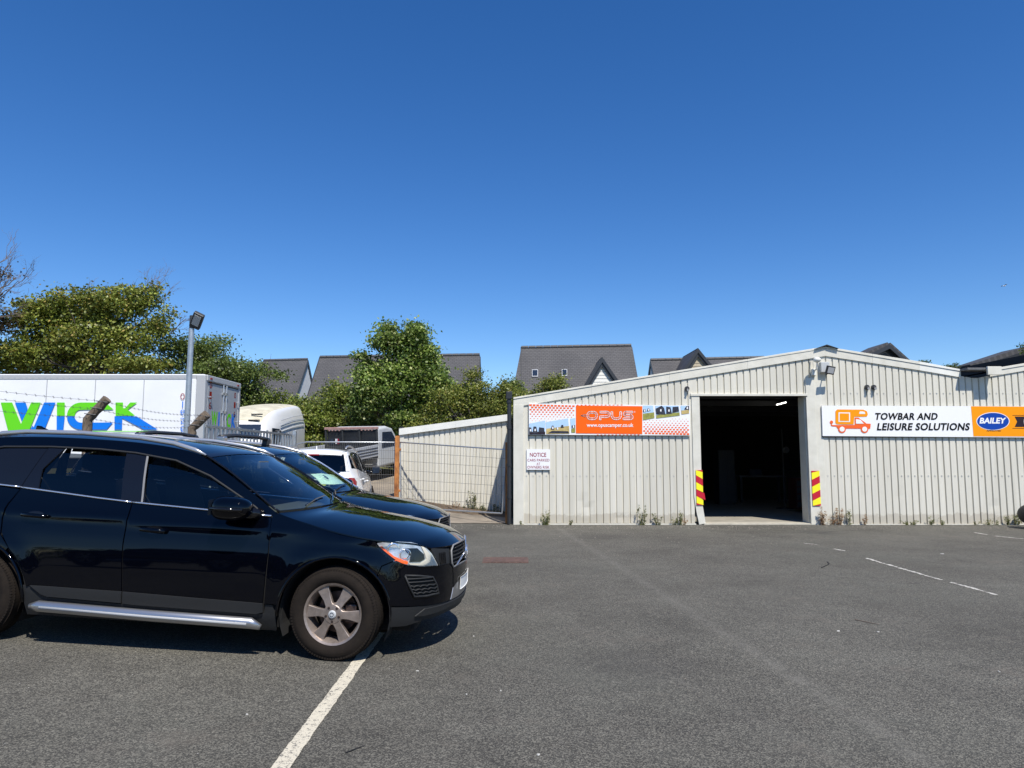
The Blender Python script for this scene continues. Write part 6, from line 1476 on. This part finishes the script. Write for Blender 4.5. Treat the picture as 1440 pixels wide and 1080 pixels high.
# mint card leaning in the windscreen
def find_vt(px, py):
    best = None
    for i in range(60):
        for j in range(60):
            v = 5.1+3.0*i/59; t = -.95+1.6*j/59; p = car2.matrix_basis @ B2.top(v, t, -.03); d = p-Vector((0,0,CAMH))
            u_ = d.x; f_ = d.y*math.cos(TILT)+d.z*math.sin(TILT); w_ = -d.y*math.sin(TILT)+d.z*math.cos(TILT)
            e = (720+F*u_/f_-px)**2+(540-F*w_/f_-py)**2
            if best is None or e < best[0]: best = (e, v, t)
    return best[1:]
vt = [find_vt(*q) for q in ((437,666),(452,664),(469,667),(487,677),(470,681),(452,678),(444,671))]
tc_ = thing('mint_card', 'pale mint paper card with a pen scribble behind the windscreen of the second car', 'paper', M=car2.matrix_basis @ Matrix.Translation(B2.top(*vt[0], -.06)))
lp = [B2.top(v, t, -.035-.012*(i % 2)) for i, (v, t) in enumerate(vt)]; Mi = Matrix.Translation(-B2.top(*vt[0], -.06))
mb = MB(); mb.add([Mi @ p for p in lp]+[Mi @ (p-Vector((0,0,.004))) for p in lp], [tuple(range(7)), tuple(range(13, 6, -1))]); mb.build('sheet', MATS['paper_mint'], tc_, local=True)
cv, ct = find_vt(458, 671.5); mb = MB(); mb.tube([Mi @ B2.top(cv+.14*math.cos(t_/10*6.28), ct+.035*math.sin(t_/10*6.28), -.022) for t_ in range(9)], .005, 4); mb.build('scribble', MATS['print_pen'], tc_, local=True)
# black hub/horn stalk details for both cabins come from build_car

# white hatchback seen from behind
OUT3 = [(-3.48,0),(-3.47,.35),(-3.42,.60),(-3.30,.76),(-3.08,.845),(-2.7,.885),(-2.0,.895),(-1.0,.895),(-.3,.89),(.05,.88),(.30,.85),(.50,.78),(.66,.66),(.77,.50),(.82,.32),(.845,.16),(.85,0)]
def sh3(T, f=.955): return [(a*f if a < 0 else a, z*.975+(.0)) for a, z in T]
th3 = R(-97.5)       # heading away from the camera, nose a little to the left
E3 = [(a*.925 if a < 0 else a, z*.965) for a, z in EE]; C3 = [(a*.925 if a < 0 else a, z*.965) for a, z in CC]
E3[14:] = [(-3.02,1.475),(-3.13,1.33),(-3.22,1.13)]; C3[14:] = [(-3.20,1.525),(-3.36,1.34),(-3.47,1.12)]
DT3 = [(a*.965, b*.96) for a, b in DT]
p3 = Vector((-3.72, 13.3, 0)); hd = Vector((math.sin(R(-7.5)), math.cos(R(-7.5)), 0)); o3 = p3+hd*3.48; r3 = p3+hd*.84; o3.z = gh(o3.x, o3.y)+.0; pt3 = -math.atan((gh(o3.x, o3.y)-gh(r3.x, r3.y))/2.64)
car3 = thing('parked_car', 'white hatchback seen from behind with red tail lamps and a dark rear window', 'car', M=car_matrix(o3, th3, pt3))
OUT3b = [(a*1.0, b) for a, b in OUT3]
B3 = Body(OUT3b, DT3, E3, C3, arch=((0,.345,.40),(-2.62,.345,.41)), crease=(.90,-.05,.008))
class Warp(Body): pass
# the shared panel outlines are drawn for the longer car: compress their s values behind the front axle
_U = B3.U
B3.U = lambda s_: _U(s_*.925 if s_ < 0 else s_)
def Eat3(v):
    q = crom(B3.E, v); return B3.P(_U(q[0]), q[1])
B3.Eat = Eat3
B3.arch = ((0,.345,.40),(-2.64,.345,.41))
build_car(car3, B3, 'paint_white', dict(step=False, open_glass=False, tint='glass_tint', belt_chrome=False, mirror='black_plastic', clad_arch=True, tail=[(-3.34,.96),(-3.46,.87),(-3.62,.87),(-3.67,.99),(-3.62,1.05),(-3.44,1.04)]))
MB().tube([B3.top(13.4,0,.0), B3.top(13.4,0,.0)+Vector((-.03,0,.20))], .005, 5).build('aerial', MATS['black_plastic'], car3, local=True)

# sliver of a dark car at the right edge
t = thing('car_corner', 'dark rounded rear corner of a car cut off by the right edge of the picture', 'car', tuple(at(1452,738,15.4)))
MB().ball(tuple(at(1456,724,15.4)), (.28,.4,.24), 20, 14).build('bumper', MATS['plastic_trim'], t, smooth=True)

# ================================================================== weeds along the wall foot
mat('weed_stem', (.16,.17,.06), .8); leafmat('weed_leaf', (.06,.08,.02), (.15,.16,.05), (.26,.20,.09)); leafmat('weed_dry', (.20,.11,.055), (.30,.20,.11), (.12,.10,.04))
def weed(px, y, hpx, wpx, label, dry=False, seed=0, Yw=None, name='weed', grp=None, stems=6):
    Yw = Yw or Y0-.09; k = Yw/F; c = at(px, y, Yw); c.z = gh(c.x, Yw); rs = np.random.default_rng(seed+1000)
    t = thing(name, label, 'weed', tuple(c), group=grp)
    mb = MB(); tips = []
    for i in range(stems):
        h = hpx*k*(.45+.55*rs.random()) if i else hpx*k; dx = (rs.random()-.5)*wpx*k
        p0 = Vector((c.x+dx*.35, c.y+rs.normal()*.015, c.z)); p1 = Vector((c.x+dx, c.y-abs(rs.normal())*.04, c.z+h))
        pts = branch(mb, p0, p1, .004, .0015, rs, .10, 5); tips.append(pts)
    mb.build('stems', MATS['weed_stem' if not dry else 'weed_dry'], t)
    V = []; n = 0; sz = .022
    for pts in tips:
        m_ = int(9+hpx*1.0)
        for j in range(m_):
            s = rs.random()*4.99; a = pts[int(s)]; p = a+(pts[int(s)+1]-a)*(s-int(s))+Vector(rs.normal(size=3))*.016
            d = Vector(rs.normal(size=3)).normalized(); e = d.orthogonal().normalized(); q = sz*(.5+rs.random())
            V += [p-d*q, p+e*q*.35, p+d*q, p-e*q*.35]; n += 1
    mesh_quads('leaves', np.array([list(v) for v in V]), n, MATS['weed_dry' if dry else 'weed_leaf'], t)
WD = [(768,21,20,0,'spiky green weed under the left end of the dotted banner',8),(802,7,10,0,'tiny green tuft left of the dented ribs',3),(733,6,5,0,'lone thin sprout at the warehouse corner flashing',2),
 (903,28,13,0,'tallest thin weed under the right end of the dotted banner',6),(926,16,16,0,'short bushy weed second to the left of the doorway',6),(949,12,8,0,'low weed between two taller ones left of the doorway',4),(957,19,8,0,'narrow upright weed nearest the left door post',5),(963,8,8,1,'small dry tuft touching the left door post',3),
 (1158,26,14,1,'rust brown weed clump right beside the right door post',9),(1171,12,10,1,'short brown weed between two taller brown ones',5),(1181,24,12,1,'tall brown weed second from the right door post',7),(1196,22,6,0,'slim single-stalked weed below the motorhome emblem',4),(1217,16,7,1,'sparse dry weed below the word TOWBAR',4),
 (1280,7,30,0,'low green fringe of weed under the word LEISURE',10),(1309,12,9,0,'small green weed under the word SOLUTIONS',5),(1324,9,7,0,'short weed just right of the one under SOLUTIONS',4),(1373,6,10,0,'low tuft under the blue oval',4),(1391,9,12,0,'small green weed below the blue oval',5),(1402,10,5,0,'thin sprig below the ribbon emblem',3),(1417,13,9,0,'second last weed before the right edge',6),(1430,19,14,0,'bushy green weed at the right edge of the wall',9)]
for i, (x, h, w_, dry, lab, st) in enumerate(WD): weed(x, 737, h, w_, lab, bool(dry), i, grp=None, stems=st)
WS = [(641,12,14,1,'dry weed tuft left-most at the foot of the pale shed',7),(652,9,8,0,'low weed next to the left-most dry tuft by the shed',5),(663,32,15,0,'tall leafy weed in the middle of the shed foot',10),(674,14,12,0,'mid green weed right of the tall leafy weed by the shed',7),(683,12,14,0,'low spreading weed under the shed right of centre',8),(697,17,12,0,'green weed at the edge of the shadow on the shed',8),(706,9,10,0,'shaded weed in the corner between shed and warehouse',5)]
for i, (x, h, w_, dry, lab, st) in enumerate(WS): weed(x, 716, h, w_, lab, bool(dry), 60+i, Yw=YS-.15, stems=st)

# ================================================================== small things on the ground and in the sky
mat('grit_grey', (.20,.18,.15), .9); mat('dead_leaf', (.16,.09,.04), .9); mat('stone_chip', (.50,.49,.45), .9)
def twig(a, b, label, r=.004, bend=.0, name='twig'):
    P, Q = gp(*a), gp(*b); mid = (P+Q)/2+Vector((bend, bend*.6, 0)); t = thing(name, label, 'twig', tuple(P))
    MB().tube([v+Vector((0,0,gh(v.x,v.y)+.006)) for v in (P, mid, Q)], [r, r, r*.6], 5).build('stick', MATS['twig'] if name == 'twig' else MATS['rubber'], t)
mat('twig_dark', (.03,.025,.02), .9); MATS['twig2'] = MATS['twig_dark']
twig((486,1060),(512,1050), 'thin dark straight twig on the asphalt in the foreground', .003, name='twig_stick')
twig((1155,799),(1163,790), 'small dark curved rubber strip lying in the middle of the yard', .006, .10, name='rubber_strip')
twig((1202,872),(1236,879), 'faint straight twig on the right part of the asphalt', .004)
def litter(px, py, w_, d_, label, m='stone_chip', name='paper_scrap', cat='litter', h=.004):
    p = gp(px, py); t = thing(name, label, cat, tuple(p)); mb = MB(); n = 7
    P = [(p.x+w_*math.cos(2*math.pi*i/n)*(.7+.5*rnd.random()), p.y+d_*math.sin(2*math.pi*i/n)*(.7+.5*rnd.random())) for i in range(n)]
    z = gh(p.x, p.y); mb.prism(P, lambda x, y: (x, y, z+.001), lambda x, y: (x*.98+p.x*.02, y*.98+p.y*.02, z+h+rnd.random()*h)).build('piece', MATS[m], t)
for (x, y, w_, d_, lab) in [(666,895,.007,.014,'pale crumb of paper on the asphalt right of the front wheel'),(587,944,.010,.006,'small white flake beside the white bay line'),(347,1008,.008,.006,'white speck of litter left of the white bay line'),(757,1062,.010,.009,'largest white crumb at the lower middle of the asphalt'),(1405,945,.008,.007,'white speck near the right edge of the foreground'),(1325,779,.035,.03,'white flake beyond the faded line on the right'),(1179,888,.014,.012,'white chip left of the centre right of the yard'),(1235,889,.013,.010,'white chip right of its twin in the yard'),(656,977,.005,.005,'tiny pale fleck on the asphalt below the front bumper'),(704,972,.005,.005,'tiny pale fleck to the right of its neighbour below the bumper')]:
    litter(x, y, w_, d_, lab)
rs_ = random.Random(5); mb = MB()
for _ in range(1500):
    x = rs_.uniform(-5, 13); y = rs_.uniform(3, 16.2); 
    if rs_.random() < .6: y = rs_.uniform(15.3, 16.28)
    s = rs_.uniform(.003, .009) if y < 12 else rs_.uniform(.006, .02); z = gh(x, y); a = rs_.random()*6
    P = [(x+s*math.cos(a+k*2.1)*rs_.uniform(.7,1.3), y+s*math.sin(a+k*2.1)*rs_.uniform(.7,1.3), z+.001) for k in range(3)]+[(x, y, z+s*.8)]
    mb.add(P, [(0,1,3),(1,2,3),(2,0,3)])
mb.build('grit', MATS['grit_grey'], None, kind='stuff')
# gull far off in the sky at the right
gpos = at(1412.5, 402, 90); mat('gull_white', (.75,.75,.75), .7); mat('gull_grey', (.35,.37,.4), .7)
t = thing('gull', 'tiny pale gull gliding in the sky at the right edge', 'bird', tuple(gpos))
MB().ball(tuple(gpos), (.17,.09,.07), 10, 8).build('bird_body', MATS['gull_white'], t, smooth=True)
for s in (-1, 1):
    g = gpos; MB().add([g+Vector((.05,s*.05,.03)), g+Vector((-.07,s*.05,.03)), g+Vector((-.14,s*.42,.12)), g+Vector((-.02,s*.62,.03)), g+Vector((.06,s*.35,.14))], [(0,1,2,3,4)]).build('wing', MATS['gull_grey'], t)
# fallen edging: soil ridge and weeds at the shed foot
mat('soil', (.12,.085,.055), .95, var=.4, scale=8, bump=.5)
mb = MB(); N = 24
for i in range(N+1):
    x = -3.0+2.95*i/N; z = gh(x, YS-.3); j = rnd.uniform(-.03,.03)
    mb.v += [(x, YS-.75+j, gh(x,YS-.75)+.0), (x, YS-.35, z+.07+j), (x, YS+.02, z+.10)]
    if i: b = len(mb.v); mb.f += [(b-6,b-3,b-2,b-5),(b-5,b-2,b-1,b-4)]; mb.mi += [0,0]
mb.build('soil_ridge', MATS['soil'], None, smooth=True, kind='structure')

# two dark cars and a hedge, added unseen behind the camera for paint reflections
reflect_car = copy_tree(car1); reflect_car['label'] = 'unseen dark car added behind the camera at the left, for the reflection in the black rear door'
reflect_car.matrix_basis = car_matrix(Vector((-9.0, -2.6, .25)), R(178), 0)
reflect_car2 = copy_tree(car2); reflect_car2['label'] = 'unseen dark car added behind the camera nearer the right, for the reflection in the black front door'
reflect_car2.matrix_basis = car_matrix(Vector((-4.3, -3.4, .1)), R(181), 0)
t = thing('hedge', 'unseen long hedge added behind the camera to darken the horizon mirrored in the paint', 'hedge', (-5, -14, 0))
rs9 = np.random.default_rng(99); BL = [(Vector((x, -14+rs9.normal()*.4, .9+.7*rs9.random())), (1.5, 1.0, 1.3+.8*rs9.random())) for x in np.arange(-40, 26, 1.6)]
V_, N_, _c = leaf_cloud(BL, 16000, .20, rs9, .35, .6, 20); mesh_quads('foliage', V_, N_, MATS['leaf_dark'], t)
